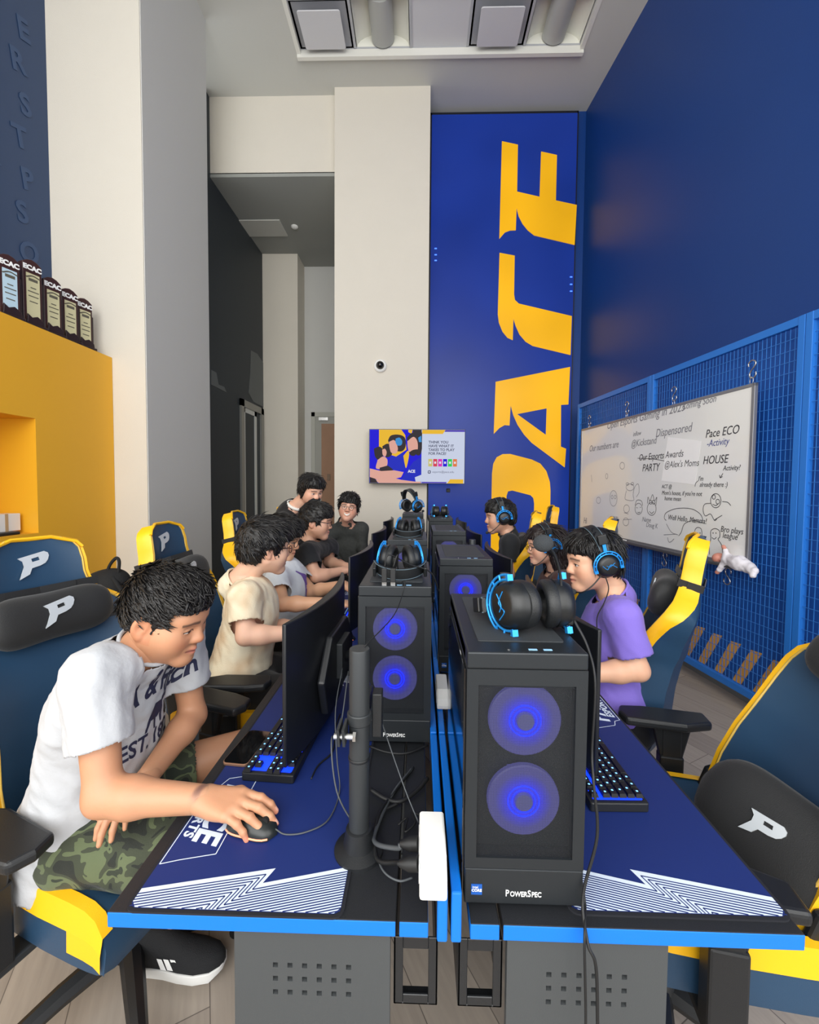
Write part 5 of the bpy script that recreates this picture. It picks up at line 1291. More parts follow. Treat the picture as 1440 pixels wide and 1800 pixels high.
def full_person(label, org, C, R, nk, pel, che, sl, sr, arms, legs=None, s=1.0, skin=(216, 166, 136), res=.007, hres=.004, smile=0, shirt=None, sleeve=.62, pants=None, hem=.10, hands=None, fold=.004, fat=1.0, w=1.0, long_sleeve=False, fscale=1.0, neck_r=.052, color=None, open_r=.066, cn=None):
    t = person(label, org); up_ = np.array((0, 0, 1.0))
    f, hp = head_field(C, R, s, nk, neck_r, smile, fat)
    cz = hp(0, 0, -.20); lo = np.minimum(hp(0, 0, 0)-.17*s, np.array(nk)-.03); hi = hp(0, 0, 0)+.17*s
    v1, q1 = biggest(*f.mesh(hres, lo=lo, hi=hi)); v1 = smooth_mesh(v1, q1, 1, .35); c1 = head_color(v1, C, R, s, skin, smile)
    b = Field(); torso(b, pel, che, nk, sl, sr, up_, -.012, w=w)
    b.rc(nk, hp(0, -.02, -.06), neck_r*s*1.06, neck_r*s, .03)
    for (sh, el, wr), hd in zip(arms, hands or [None]*len(arms)):
        limb(b, sh, el, wr, (.045*s, .036*s, .0385*s, .028*s))
        if hd: hand(b, wr, *hd[0], **hd[1])
    for hip, kn, an in (legs or []): limb(b, hip, kn, an, (.078, .054, .056, .036), .04)
    v2, q2 = biggest(*b.mesh(res)); v2 = smooth_mesh(v2, q2, 1, .4)
    v, q = merge([(v1, q1), (v2, q2)]); c = np.concatenate([c1, np.tile(np.array(lin(skin)), (len(v2), 1))])
    mesh_obj('body', v, q, skin_m, t, c, org)
    nkd = np.array(hp(0, -.02, -.06))-np.array(nk); nkd /= np.linalg.norm(nkd)
    if shirt is not None:
        g = Field(); pl, ch = np.array(pel, float), np.array(che, float); dn = pl-ch; dn /= np.linalg.norm(dn); hp_ = pl+dn*hem
        torso(g, pel, che, nk, sl, sr, up_, .008, w=w); ax = np.array(sr, float)-np.array(sl, float); ax /= np.linalg.norm(ax)
        g.rc(pl*.6+ch*.4, hp_+dn*.05, .125, .135, .07, flat=(np.cross(ax, dn), .85))
        g.rc(pl+ax*.06, hp_+ax*.07+dn*.05, .115, .115, .06); g.rc(pl-ax*.06, hp_-ax*.07+dn*.05, .115, .115, .06)
        cuts = [(hp_, dn, .5)]; cutf = [(hp_, dn)]
        def cutall(Fv, ax_):
            P = np.stack(np.meshgrid(*ax_, indexing='ij'), -1).astype(np.float32); return np.maximum(Fv, ((P-hp_.astype(np.float32)) @ dn.astype(np.float32)).astype(np.float32))
        for sh, el, wr in arms:
            sh, el, wr = (np.array(x, float) for x in (sh, el, wr)); d = el-sh; d /= np.linalg.norm(d)
            if long_sleeve:
                g.rc(sh, el, .062, .052, .03); d2 = wr-el; d2 /= np.linalg.norm(d2); e = wr-d2*.015; g.rc(el, e+d2*.03, .052, .038, .02, cuts=[(e, d2)]); cuts.append((e, d2, .06))
            else:
                e = sh+(el-sh)*sleeve; g.rc(sh, e+d*.06, .064*s, .067*s, .03, cuts=[(e, d)]); cuts.append((e, d, .095))
        nk_ = np.array(nk, float); cn_ = nkd if cn is None else np.array(cn, float)/np.linalg.norm(cn); e = nk_+cn_*.010; g.rc(nk_-cn_*.03, e+cn_*.03, neck_r*s+.018, neck_r*s+.012, .022, cuts=[(e, cn_)]); cuts.append((e, cn_, .1)); ring_n = cn_; ring_c = e
        o, vv, qq = garment(t, g, res, shirt, 'shirt', org, cuts, fold, extra=None, seed=(sum(map(ord, label)) % 97)*.31, fscale=fscale, color=color) if True else None
        t_shirt = o
        collar(o, ring_c-ring_n*.002, ring_n, (neck_r*s+.0155, neck_r*s+.0155), MATS.get('collar_'+shirt.name) or shirt_plain(shirt), org, .0055)
    else: t_shirt = None; vv = qq = None
    if pants is not None and legs:
        g = Field(); pl = np.array(pel, float); g.el(pl, (.172*w, .135, .12), None, .05); cuts = []
        pm, frac = pants
        for hip, kn, an in legs:
            hip, kn, an = (np.array(x, float) for x in (hip, kn, an))
            if frac < 1:
                fr_ = frac if (isinstance(frac, float)) else frac; e = hip+(kn-hip)*(fr_ if hip is None or cuts == [] else fr_*.55); d = (kn-hip)/np.linalg.norm(kn-hip); g.rc(hip, e+d*.05, .098, .088, .05, cuts=[(e, d)]); cuts.append((e, d, .13))
            else:
                g.rc(hip, kn, .095, .070, .05); d = (an-kn)/np.linalg.norm(an-kn); e = an-d*.02; g.rc(kn, e+d*.04, .070, .055, .03, cuts=[(e, d)]); cuts.append((e, d, .1))
        garment(t, g, max(res, .006), pm, 'shorts' if frac < 1 else 'trousers', org, cuts, fold*.8, seed=5)
    return t, hp, t_shirt, vv, qq
J = lambda x, y, Y: np.array(atY(x, y, Y))
A = np.array
def hs_on(C, R, s, label, up=.0):
    Rm = Matrix([list(r) for r in R]).to_4x4(); put_hs(hsA, Matrix.Translation(V(C)+V(R @ A((0, -.008, -.004+up)))) @ Rm @ Matrix.Rotation(-.12, 4, 'X') @ Matrix.Scale(1.07*s, 4), label)
def shoe(parent, org, heel, d, L=.29, name='shoe', sole_z=.0):
    d = V(d).normalized(); sd = V((-d.y, d.x, 0)); heel = V(heel); up = V((0, 0, 1)); 
    def ring(u, w, h, z0): 
        c = heel+d*(L*u); return [c+sd*(w*math.cos(a))+up*(z0+h*(max(0, math.sin(a))**.8)) for a in [PI*k/10 for k in range(11)]]
    W = [(.0, .024, .055), (.04, .032, .085), (.15, .035, .098), (.28, .035, .10), (.42, .037, .085), (.58, .044, .062), (.75, .047, .048), (.9, .038, .040), (.98, .02, .030), (1.0, .008, .018)]
    o = V(org); sh = thing(name, 'black trainer with white sole on the foot of the man in camouflage shorts', 'shoe', heel) if parent is None else None
    T = lambda g: [p-(heel if parent is None else o) for p in g]
    p_ = sh or parent
    MB().loft([T(ring(u, w, h, .028)) for u, w, h in W]).build('upper' if sh else 'shoe', mat('shoe_black', (18, 20, 24), .8, bump=.6, bscale=500), p_, smooth=60)
    MB().loft([[p-(heel if parent is None else o) for p in [heel+d*(L*u)+sd*((w+.004)*c)+up*(z+(.012 if u > .9 else 0)*(z < .02)) for c, z in ((-1, .004), (-1.04, .018), (-1, .032), (1, .032), (1.04, .018), (1, .004))]] for u, w, h in W]).build('sole', mat('sole_white', (226, 226, 224), .6), p_, smooth=50, bevel=.002)
    m = MB()
    for k in range(3):
        for s in (-1, 1):
            c = heel+d*(L*(.40+.07*k)); m.add([x-(heel if parent is None else o) for x in (c+sd*(s*.0405)+up*.036, c+d*.018+sd*(s*.0415)+up*.036, c+d*.002+sd*(s*.0385)+up*.066, c-d*.014+sd*(s*.0375)+up*.066)], [(0, 1, 2, 3)])
    so = m.build('stripe', white_ink, p_)
    return sh
# ---------------------------------------------------------------- man in white at the near left desk
org = A((-.86, 1.10, 0)); C = A((-.680, 1.085, 1.143)); R = head_R(-4, -19, 4); S_ = 1.0
nk = A((-.738, 1.07, 1.055)); pel = A((-.90, 1.10, .60)); che = A((-.845, 1.09, .90))
sr = A((-.755, .925, 1.045)); sl = A((-.735, 1.235, 1.02))
er, wr = A((-.690, .862, .808)), A((-.470, .868, .802)); el, wl = A((-.700, 1.235, .775)), A((-.708, 1.04, .728))
hipr, knr, anr = A((-.86, 1.0, .575)), A((-.50, 1.03, .545)), A((-.745, 1.20, .17)); hipl, knl, anl = A((-.86, 1.20, .575)), A((-.50, 1.41, .60)), A((-.50, 1.45, .12))
white_t = cloth('shirt_white', (182, 184, 188), bump=.3, bscale=90)
camo = cloth('camouflage', (62, 68, 50)); N, L, B = nodes_of(camo)
tc = N.new('ShaderNodeTexCoord'); nz = N.new('ShaderNodeTexNoise'); nz.inputs['Scale'].default_value = 14; nz.inputs['Detail'].default_value = 1.5; nz.inputs['Distortion'].default_value = 1.2; L.new(tc.outputs['Object'], nz.inputs['Vector'])
rp = N.new('ShaderNodeValToRGB'); rp.color_ramp.interpolation = 'CONSTANT'
for i, (p_, c_) in enumerate(((0, (34, 38, 32)), (.42, (58, 64, 48)), (.53, (92, 102, 72)), (.62, (44, 52, 40)))):
    e = rp.color_ramp.elements[i] if i < 2 else rp.color_ramp.elements.new(p_); e.position = p_; e.color = (*lin(c_), 1)
L.new(nz.outputs['Fac'], rp.inputs['Fac']); L.new(rp.outputs['Color'], B.inputs['Base Color'])
SKIN1 = (194, 141, 108); LID[0] = .55
t, hp, tee, vv, qq = full_person('man in white T-shirt and camouflage shorts using a mouse at the near left desk', org, C, R, nk, pel, che, sl, sr, [(sr, er, wr), (sl, el, wl)], [(hipr, knr, anr), (hipl, knl, anl)], 1.0, SKIN1, .0052, .0022, .0, white_t, .60, (camo, .74), .115, None, .009, fscale=1.0, fat=1.06, cn=(.62, 0, .78))
# right hand on the mouse and left hand on the thigh: fine meshes joined to the body
f = Field(); f.rc(er+(wr-er)*.75, wr, .030, .0255, .02)
tips = hand(f, wr, (.97, -.20, .02), (.10, -.22, 1), True, [(.26, .42, .38), (.24, .44, .36), (.30, .46, .36), (.36, .5, .38)], .98, 1.1, ((.026, .026, -.010), (.058, .046, -.020), (.085, .046, -.026), (.106, .036, -.028)))
vh, qh = f.mesh(.0019); vh = smooth_mesh(vh, qh, 1, .4)
f2 = Field(); f2.rc(wl+(el-wl)*.2, wl, .029, .025, .02); hand(f2, wl, (-.12, -.92, -.12), (-.15, -.12, .98), False, [(.25, .45, .3), (.25, .45, .3), (.28, .5, .3), (.3, .5, .3)], .92, .5)
vl, ql = f2.mesh(.003); vl = smooth_mesh(vl, ql, 1, .4)
body = [c for c in t.children if c.name.startswith('body')][0]; me0 = body.data
v0 = np.array([x.co[:] for x in me0.vertices])+org; q0 = np.array([list(p.vertices) for p in me0.polygons]); col0 = np.zeros(len(v0)*4, np.float32); me0.color_attributes['Col'].data.foreach_get('color', col0); col0 = col0.reshape(-1, 4)[:, :3]
ch_ = np.tile(A(lin(SKIN1)), (len(vh), 1))
ti = A(tips)
dd = np.min(np.linalg.norm(vh[:, None, :]-ti[None], axis=2), axis=1); kk = np.clip(1.25-dd/.016, 0, 1)[:, None]; ch_ = ch_*(1-kk*.55)+A(lin((226, 140, 120)))*kk*.55
NH = normals(vh, qh); fd = A((.96, -.16, -.3)); nail = (dd < .0115) & (NH @ A((.45, -.1, .85)) > .72); ch_[nail] = ch_[nail]*.4+A(lin((246, 196, 182)))*.6
u_ = (vh-wr) @ A((.96, -.16, 0)); lt = (vh-wr) @ A((.16, .96, 0))
v, q = merge([(v0, q0), (vh, qh), (vl, ql)]); cc = np.concatenate([col0, ch_, np.tile(A(lin(SKIN1)), (len(vl), 1))])
u_ = (v-wr) @ A((.98, -.18, 0)); lt = (v-wr) @ A((.18, .98, 0)); NB = normals(v, q)
br_ = np.exp(-((u_+.004-lt*.10)/.0085)**4)*np.exp(-((lt+.004)/.020)**4)*(NB[:, 2] > .1)*(np.linalg.norm(v-wr, axis=1) < .07); cc = cc*(1-br_[:, None]*.8)+A(lin((92, 66, 68)))*br_[:, None]*.8
bpy.data.objects.remove(body); mesh_obj('body', v, q, skin_m, t, cc, org)
hair_obj(t, C, R, 1.0, (.008, .010, .016), ZS, 1700, .036, (.45, .9, .0), .003, .003, None, org, .42, side=.6)
# print on the shirt, laid onto the chest
bvh = BVHTree.FromPolygons([tuple(x) for x in vv], [tuple(int(i) for i in p) for p in qq])
navy_ink = mat('navy_ink', (34, 38, 66), .7)
def print_on(txt, size, o, x, y, m_=navy_ink, bold=.002, curve=0.0, shear=0, name='print', polys=None, sx=1.0):
    M = frame(o, x, y); mb = MB()
    if polys: [mb.add([M @ V((a, b, 0)) for a, b in p], [tuple(range(len(p)))]) for p in polys]
    else: mb.text(txt, size, M, 0, 0, bold=bold, sx=sx, shear=shear)
    bm = bmesh.new(); me = bpy.data.meshes.new(name); me.from_pydata(mb.v, [], mb.f); bm.from_mesh(me); bmesh.ops.triangulate(bm, faces=bm.faces)
    for _ in range(2): bmesh.ops.subdivide_edges(bm, edges=[e for e in bm.edges if e.calc_length() > .009], cuts=1, use_grid_fill=True)
    bmesh.ops.triangulate(bm, faces=bm.faces)
    n = (M.to_3x3() @ V((0, 0, 1))).normalized(); x_ = V(x).normalized(); o_ = V(o)
    for vt in bm.verts:
        p = vt.co.copy()
        if curve: p += V(y).normalized()*(-curve*((p-o_).dot(x_))**2)
        h = bvh.ray_cast(p+n*.25, -n, .6)
        vt.co = (h[0]+n*.0018 if h[0] is not None else p)-V(org)
    bm.to_mesh(me); bm.free(); me.materials.append(m_); return link(name, me, tee)
cx = V((.86, -.10, .50)).normalized()     # outward from the chest
xr = V((.10, 1, -.02)); yu = V((-.50, .06, .86))
P0 = V((-.70, 1.09, .93))
print_on('A & Fitch', .066, P0+V((0, .005, .03)), xr, yu, curve=.9, bold=.0022, sx=.86)
print_on('EST. 1892', .050, P0+V((.02, .0, -.105)), xr, yu, curve=-1.0, bold=.0012, sx=.95)
moose = [[(-.03, -.02), (-.02, -.03), (.02, -.03), (.035, -.01), (.03, .012), (-.01, .012)], [(.02, .0), (.045, .018), (.055, .012), (.06, .02), (.045, .032), (.025, .02)], [(-.03, -.02), (-.036, -.055), (-.028, -.055), (-.018, -.025)], [(.0, -.03), (.006, -.058), (.014, -.058), (.012, -.03)], [(.026, -.02), (.036, -.05), (.044, -.048), (.036, -.012)], [(.04, .028), (.03, .05), (.037, .05), (.044, .036), (.05, .052), (.056, .05), (.05, .028)]]
print_on('', .1, P0+V((.01, .0, -.03)), xr, yu, polys=[[(a*.85, b*.85) for a, b in p] for p in moose], name='emblem_print')
shoe(None, org, (-.870, 1.185, .02), (1, -.02, 0)); s_ = shoe(None, org, (-.60, 1.45, .0), (1, .1, 0)); s_['label'] = 'black trainer flat on the floor under the near left desk'

LID[0] = 1.0
# ---------------------------------------------------------------- man in cream tie-dye
def tiedye(v):
    from mathutils import noise
    n = A([noise.noise(V((p[0]*9, p[1]*9, p[2]*7)))+.5*noise.noise(V((p[0]*26, p[1]*26, p[2]*20))) for p in v]); k = np.clip(n*1.1+.35, 0, 1)[:, None]
    return A(lin((232, 222, 196)))*(1-k)+A(lin((212, 186, 152)))*k
cream = mat('shirt_cream', (226, 212, 184), .85, bump=.3, bscale=160, attr='Col')
org = A((-.86, 1.9, 0)); C = J(468, 962, 1.87); R = head_R(40, -6, 0)
nk = J(420, 1022, 1.87); pel = A((-.84, 1.88, .60)); che = A((-.775, 1.87, .90)); sr = J(430, 1050, 1.72); sl = J(452, 1045, 2.03)
er, wr, el, wl = J(432, 1118, 1.66), J(522, 1112, 1.74), J(480, 1105, 2.0), J(540, 1100, 1.90)
legs = [(A((-.80, 1.78, .57)), A((-.40, 1.76, .56)), A((-.42, 1.78, .09))), (A((-.80, 1.98, .57)), A((-.40, 2.02, .56)), A((-.42, 2.02, .09)))]
blk_pants = cloth('trousers_black', (26, 26, 28))
HD = lambda d, r: ((d, (0, 0, 1), r), {})
t, hp, tee, vv, qq = full_person('man in cream tie-dye T-shirt with dark glasses at the second left desk', org, C, R, nk, pel, che, sl, sr, [(sr, er, wr), (sl, el, wl)], legs, 1.0, (224, 178, 152), .0065, .0035, 0, cream, .66, (blk_pants, 1), .17, [HD((1, .05, -.1), True), HD((1, -.2, -.1), False)], .006, color=tiedye, open_r=.070)
hair_obj(t, C, R, 1.0, (.018, .020, .022), ZM, 700, .045, (.1, .5, -.5), .004, .006, None, org, .22, seed=11); glasses(t, C, R, 1.0, org, frame_m)

# ---------------------------------------------------------------- man in white tee with purple print
org = A((-.84, 2.5, 0)); C = J(497, 945, 2.45); R = head_R(-6, -16, 0)
nk = J(478, 990, 2.46); pel = A((-.86, 2.5, .60)); che = A((-.80, 2.48, .87)); sr = J(487, 1018, 2.30); sl = J(520, 1008, 2.62)
er, wr, el, wl = J(496, 1062, 2.12), J(585, 1060, 2.12), J(548, 1040, 2.50), J(603, 1028, 2.40)
khaki = cloth('trousers_khaki', (196, 184, 150))
legs = [(A((-.82, 2.38, .57)), A((-.40, 2.3, .58)), A((-.42, 2.32, .09))), (A((-.82, 2.58, .57)), A((-.40, 2.62, .56)), A((-.42, 2.62, .09)))]
tee_w = cloth('shirt_cool_white', (214, 220, 226))
t, hp, tee, vv, qq = full_person('man in white T-shirt with purple print and round glasses, second left desk', org, C, R, nk, pel, che, sl, sr, [(sr, er, wr), (sl, el, wl)], legs, 1.0, (216, 166, 132), .0075, .0042, 0, tee_w, .62, (khaki, 1), .13, [HD((1, .1, -.1), True), HD((1, .05, -.25), False)], .005)
hair_obj(t, C, R, 1.0, (.018, .020, .020), ZM, 600, .05, (.0, .7, -.5), .0045, .007, None, org, .3, seed=21); glasses(t, C, R, 1.0, org, frame_k, (.024, .021))
bvh = BVHTree.FromPolygons([tuple(x) for x in vv], [tuple(int(i) for i in p) for p in qq])
print_on('', .1, V((-.69, 2.46, .90)), V((0, 1, 0)), V((-.2, 0, 1)), mat('purple_ink', (110, 84, 160), .7), polys=[[(x*.8, y*.62) for x, y in [(-.02, -.16), (.0, -.16), (.02, -.07), (.045, -.03), (.045, .04), (.01, .08), (-.04, .11), (-.085, .15), (-.09, .14), (-.05, .09), (-.035, .02), (-.03, -.05)]]])
bd = [J(590, 1060, 2.12), J(600, 1026, 2.40)]
w = MB(); c = V(wl-org); d = V((1, .05, -.2)).normalized(); x_ = d.orthogonal(); y_ = d.cross(x_); w.tube([c-d*.01+(x_*math.cos(a)+y_*math.sin(a))*.031 for a in [2*PI*i/20 for i in range(21)]], .004, 6); w.build('bracelet', black_plastic, t)

# ---------------------------------------------------------------- man in black tee
org = A((-.82, 3.0, 0)); C = J(556, 916, 2.85); R = head_R(5, -8, 0)
nk = J(538, 950, 2.86); pel = A((-.90, 2.95, .60)); che = A((-.83, 2.9, .88)); sr = J(540, 972, 2.68); sl = J(580, 962, 3.05)
er, wr, el, wl = J(556, 1014, 2.60), J(603, 1003, 2.72), J(578, 988, 3.0), J(606, 995, 2.86)
black_t = cloth('shirt_black', (22, 24, 28))
legs = [(A((-.82, 2.85, .57)), A((-.40, 2.83, .56)), A((-.42, 2.83, .09))), (A((-.82, 3.05, .57)), A((-.40, 3.07, .56)), A((-.42, 3.07, .09)))]
t, hp, tee, vv, qq = full_person('man in black T-shirt with red framed glasses, hands together over the third left desk', org, C, R, nk, pel, che, sl, sr, [(sr, er, wr), (sl, el, wl)], legs, 1.0, (214, 166, 140), .0075, .0042, .004, black_t, .6, (blk_pants, 1), .13, [((( .9, .35, .1), (0, 0, 1), True), {'curls': [(.8, 1.2, .6)]*4}), (((.9, -.35, .1), (0, 0, 1), False), {'curls': [(.8, 1.2, .6)]*4})], .005)
hair_obj(t, C, R, 1.0, (.014, .016, .016), ZM, 600, .04, (.0, .6, -.6), .0045, .005, None, org, .2, seed=31); glasses(t, C, R, 1.0, org, frame_m)

# ---------------------------------------------------------------- standing person in black with mask
org = A((-1.08, 3.4, 0)); C = J(547, 861, 3.30); R = head_R(-42, -20, 0)
nk = J(517, 893, 3.36); pel = A((-1.12, 3.45, .92)); che = A((-1.08, 3.42, 1.20)); sr = J(498, 915, 3.22); sl = J(540, 910, 3.58)
er, wr, el, wl = J(498, 968, 3.20), J(520, 1000, 3.15), J(552, 960, 3.55), J(560, 990, 3.45)
legs = [(A((-1.12, 3.35, .86)), A((-1.10, 3.33, .48)), A((-1.12, 3.33, .09))), (A((-1.12, 3.55, .86)), A((-1.10, 3.57, .48)), A((-1.12, 3.57, .09)))]
blk_knit = cloth('sweater_black', (20, 20, 22))
t, hp, tee, vv, qq = full_person('person in black sweater with white collar and black face mask, standing and leaning in', org, C, R, nk, pel, che, sl, sr, [(sr, er, wr), (sl, el, wl)], legs, 1.0, (220, 172, 148), .009, .004, 0, blk_knit, .6, (blk_pants, 1), .10, [HD((.6, 0, -.7), True), HD((.6, 0, -.7), False)], .004, long_sleeve=True)
def longer(f, hp, R, s):
    for sx in (-1, 1): f.rc(hp(sx*.072, -.01, .02), hp(sx*.070, .012, -.06), .026*s, .016*s, .03)
    
hair_obj(t, C, R, 1.0, (.018, .014, .014), [(-.12, -.085), (-.04, -.085), (.0, -.075), (.02, -.055), (.04, .005), (.055, .04), (.12, .045)], 500, .05, (.0, .15, -.9), .005, .004, longer, org, .08, seed=41)
f = Field(); f.el(hp(0, .046, -.056), A((.062, .060, .048)), R, .01); f.el(hp(0, .02, -.045), A((.066, .07, .055)), R, .01, sub=True) if False else None
v, q = f.mesh(.004); mesh_obj('face_mask', v, q, cloth('mask_black', (18, 19, 22)), t, None, org)
collar(tee, nk+A((.012, -.006, .022)), A((.5, -.3, 1)), (.062, .066), cloth('collar_white', (232, 230, 224)), org, .013)

# ---------------------------------------------------------------- smiling person in dark shirt
org = A((-.62, 3.75, 0)); C = J(613, 893, 3.62); R = head_R(-84, 8, -8)
nk = J(608, 918, 3.70); pel = A((-.66, 3.86, .62)); che = A((-.64, 3.80, .90)); sr = J(577, 936, 3.72); sl = J(636, 930, 3.72)
er, wr, el, wl = J(574, 975, 3.62), J(600, 990, 3.45), J(636, 962, 3.72), J(640, 975, 3.55)
grey_sh = mat('shirt_charcoal', (58, 60, 58), .9, bump=.5, bscale=160, var=.35, vscale=60)
legs = [(A((-.74, 3.8, .57)), A((-.66, 3.45, .56)), A((-.66, 3.5, .09))), (A((-.55, 3.8, .57)), A((-.5, 3.45, .56)), A((-.5, 3.5, .09)))]
t, hp, tee, vv, qq = full_person('smiling person in charcoal collared shirt at the far end of the left row', org, C, R, nk, pel, che, sl, sr, [(sr, er, wr), (sl, el, wl)], legs, 1.0, (220, 166, 142), .009, .0038, .010, grey_sh, .6, (blk_pants, 1), .12, [HD((.6, -.7, -.2), True), HD((.2, -.9, -.2), False)], .004, long_sleeve=True)
hair_obj(t, C, R, 1.0, (.018, .018, .022), [(-.12, -.075), (-.03, -.06), (0, -.03), (.02, -.02), (.045, .022), (.06, .036), (.12, .036)], 600, .04, (.0, .4, -.7), .005, .007, None, org, .3, seed=51); glasses(t, C, R, 1.0, org, frame_w, (.023, .020))
m = MB(); hq = lambda x, y, z: V(hp(x, y, z)-org); m.loft([[hq(x, .1025-x*x*16, -.068+.014*(x/.024)**2+dz) for dz in (-.007, .006)] for x in np.linspace(-.024, .024, 9)], 0, caps=False, closed=False); m.build('teeth', mat('teeth', (238, 232, 222), .3), t, smooth=180)
m = MB()
for sx in (-1, 1): m.prism([(0, 0), (.055, -.015), (.06, -.05), (.0, -.02)], frame(V(nk-org)+V((sx*.012, -.062, .02)), (sx*.9, -.1, -.15), (0, -.25, .95)), .004)
m.build('collar', grey_sh, tee)

# ---------------------------------------------------------------- man in purple
org = A((.80, 1.7, 0)); C = J(1043, 985, 1.70); R = head_R(183, -7, 0)
nk = J(1078, 1040, 1.71); pel = A((.80, 1.70, .60)); che = A((.80, 1.70, .87)); sl = J(1094, 1084, 1.545); sr = J(1065, 1072, 1.86)
el, wl, er, wr = J(1122, 1178, 1.50), J(1000, 1186, 1.52), J(1060, 1165, 1.92), J(985, 1165, 1.86)
purple = cloth('shirt_purple', (128, 108, 202))
legs = [(A((.84, 1.6, .57)), A((.44, 1.58, .56)), A((.46, 1.6, .09))), (A((.84, 1.8, .57)), A((.44, 1.82, .56)), A((.46, 1.82, .09)))]
t, hp, tee, vv, qq = full_person('man in purple T-shirt wearing a headset at the near right desk', org, C, R, nk, pel, che, sl, sr, [(sl, el, wl), (sr, er, wr)], legs, 1.0, (222, 172, 142), .006, .003, 0, purple, .74, (blk_pants, 1), .13, [HD((-1, 0, -.1), False), HD((-1, 0, -.1), True)], .005, open_r=.068)
hair_obj(t, C, R, 1.0, (.012, .012, .012), [(-.14, -.085), (-.03, -.075), (-.026, -.02), (.012, -.02), (.016, -.05), (.032, -.045), (.042, .02), (.058, .040), (.12, .044)], 700, .05, (.0, .1, -1), .004, .004, None, org, .1, seed=61)
hs_on(C, R, 1.0, 'black headset with blue frame worn by the man in purple')
c = thing('cable', 'thin black headset cable hanging down the chest of the man in purple', 'cable', tuple(J(1064, 1010, 1.58)))
MB().tube([p-V(c.location) for p in smoothpath([J(1064, 1012, 1.59), J(1070, 1035, 1.58), J(1062, 1060, 1.565), J(1050, 1085, 1.555), J(1050, 1120, 1.55), J(1046, 1150, 1.56)], 6)], .0022, 6).build('wire', rubber, c, smooth=180)

# ---------------------------------------------------------------- woman in brown
org = A((.80, 2.6, 0)); C = J(957, 958, 2.50); R = head_R(186, -6, 0)
nk = J(978, 998, 2.52); pel = A((.90, 2.6, .58)); che = A((.86, 2.56, .82)); sl = J(990, 1024, 2.36); sr = J(980, 1018, 2.68)
el, wl, er, wr = J(986, 1080, 2.30), J(940, 1050, 2.35), J(975, 1070, 2.75), J(935, 1058, 2.7)
brown = cloth('top_brown', (70, 40, 34))
legs = [(A((.84, 2.5, .56)), A((.44, 2.48, .56)), A((.46, 2.5, .09))), (A((.84, 2.7, .56)), A((.44, 2.72, .56)), A((.46, 2.72, .09)))]
t, hp, tee, vv, qq = full_person('woman with long dark hair in brown top wearing a headset, second right desk', org, C, R, nk, pel, che, sl, sr, [(sl, el, wl), (sr, er, wr)], legs, .95, (226, 176, 148), .0078, .0042, 0, brown, .5, (blk_pants, 1), .10, [HD((-1, 0, -.1), False), HD((-1, 0, -.1), True)], .003, w=.88, neck_r=.044)
def long_hair(f, hp, R, s):
    f.rc(hp(0, -.06, .02), hp(0, -.09, -.13), .070*s, .060*s, .04); f.rc(hp(0, -.09, -.13), hp(0, -.11, -.30), .060*s, .035*s, .04, flat=(R @ A((0, 1, 0)), .5)); f.rc(hp(0, -.07, .06), hp(0, -.135, .0), .055*s, .045*s, .04)
    for sx in (-1, 1): f.rc(hp(sx*.06, -.02, .02), hp(sx*.065, -.045, -.14), .035*s, .025*s, .03)
hair_obj(t, C, R, .95, (.010, .012, .008), [(-.3, -.5), (-.03, -.45), (.0, -.16), (.015, -.03), (.035, .01), (.055, .045), (.12, .052)], 700, .08, (.0, -.15, -1), .005, .005, long_hair, org, .1, mat('hair_brown', (34, 24, 22), .4, bump=.5, bscale=300) and MATS['hair_brown'], seed=71) if False else hair_obj(t, C, R, .95, (.010, .012, .008), [(-.3, -.5), (-.03, -.45), (.0, -.16), (.015, -.03), (.035, .01), (.055, .045), (.12, .052)], 700, .08, (.0, -.15, -1), .005, .005, long_hair, org, .1, mat('hair_brown', (34, 24, 22), .4, bump=.5, bscale=300), 71)
glasses(t, C, R, .95, org, frame_k, (.021, .017))
hs_on(C, R, .95, 'black headset with blue frame worn by the woman in brown')

# ---------------------------------------------------------------- man in black, far right
org = A((.68, 3.1, 0)); C = J(879, 908, 3.05); R = head_R(182, -5, 0)
nk = J(892, 935, 3.06); pel = A((.72, 3.12, .60)); che = A((.70, 3.10, .88)); sl = J(897, 955, 2.9); sr = J(893, 955, 3.24)
el, wl, er, wr = J(895, 1010, 2.86), J(855, 1012, 2.9), J(890, 1005, 3.3), J(850, 1005, 3.25)
legs = [(A((.66, 3.0, .56)), A((.34, 2.98, .56)), A((.36, 3.0, .09))), (A((.66, 3.2, .56)), A((.34, 3.22, .56)), A((.36, 3.22, .09)))]
t, hp, tee, vv, qq = full_person('man in black wearing a headset at the third right desk', org, C, R, nk, pel, che, sl, sr, [(sl, el, wl), (sr, er, wr)], legs, 1.0, (206, 158, 132), .009, .0045, 0, black_t, .62, (blk_pants, 1), .12, [HD((-1, 0, -.1), False), HD((-1, 0, -.1), True)], .003)
hair_obj(t, C, R, 1.0, (.012, .014, .014), ZM, 400, .04, (.0, .4, -.7), .005, .004, None, org, .15, seed=81)
hs_on(C, R, 1.0, 'black headset with blue frame worn by the far man in black')
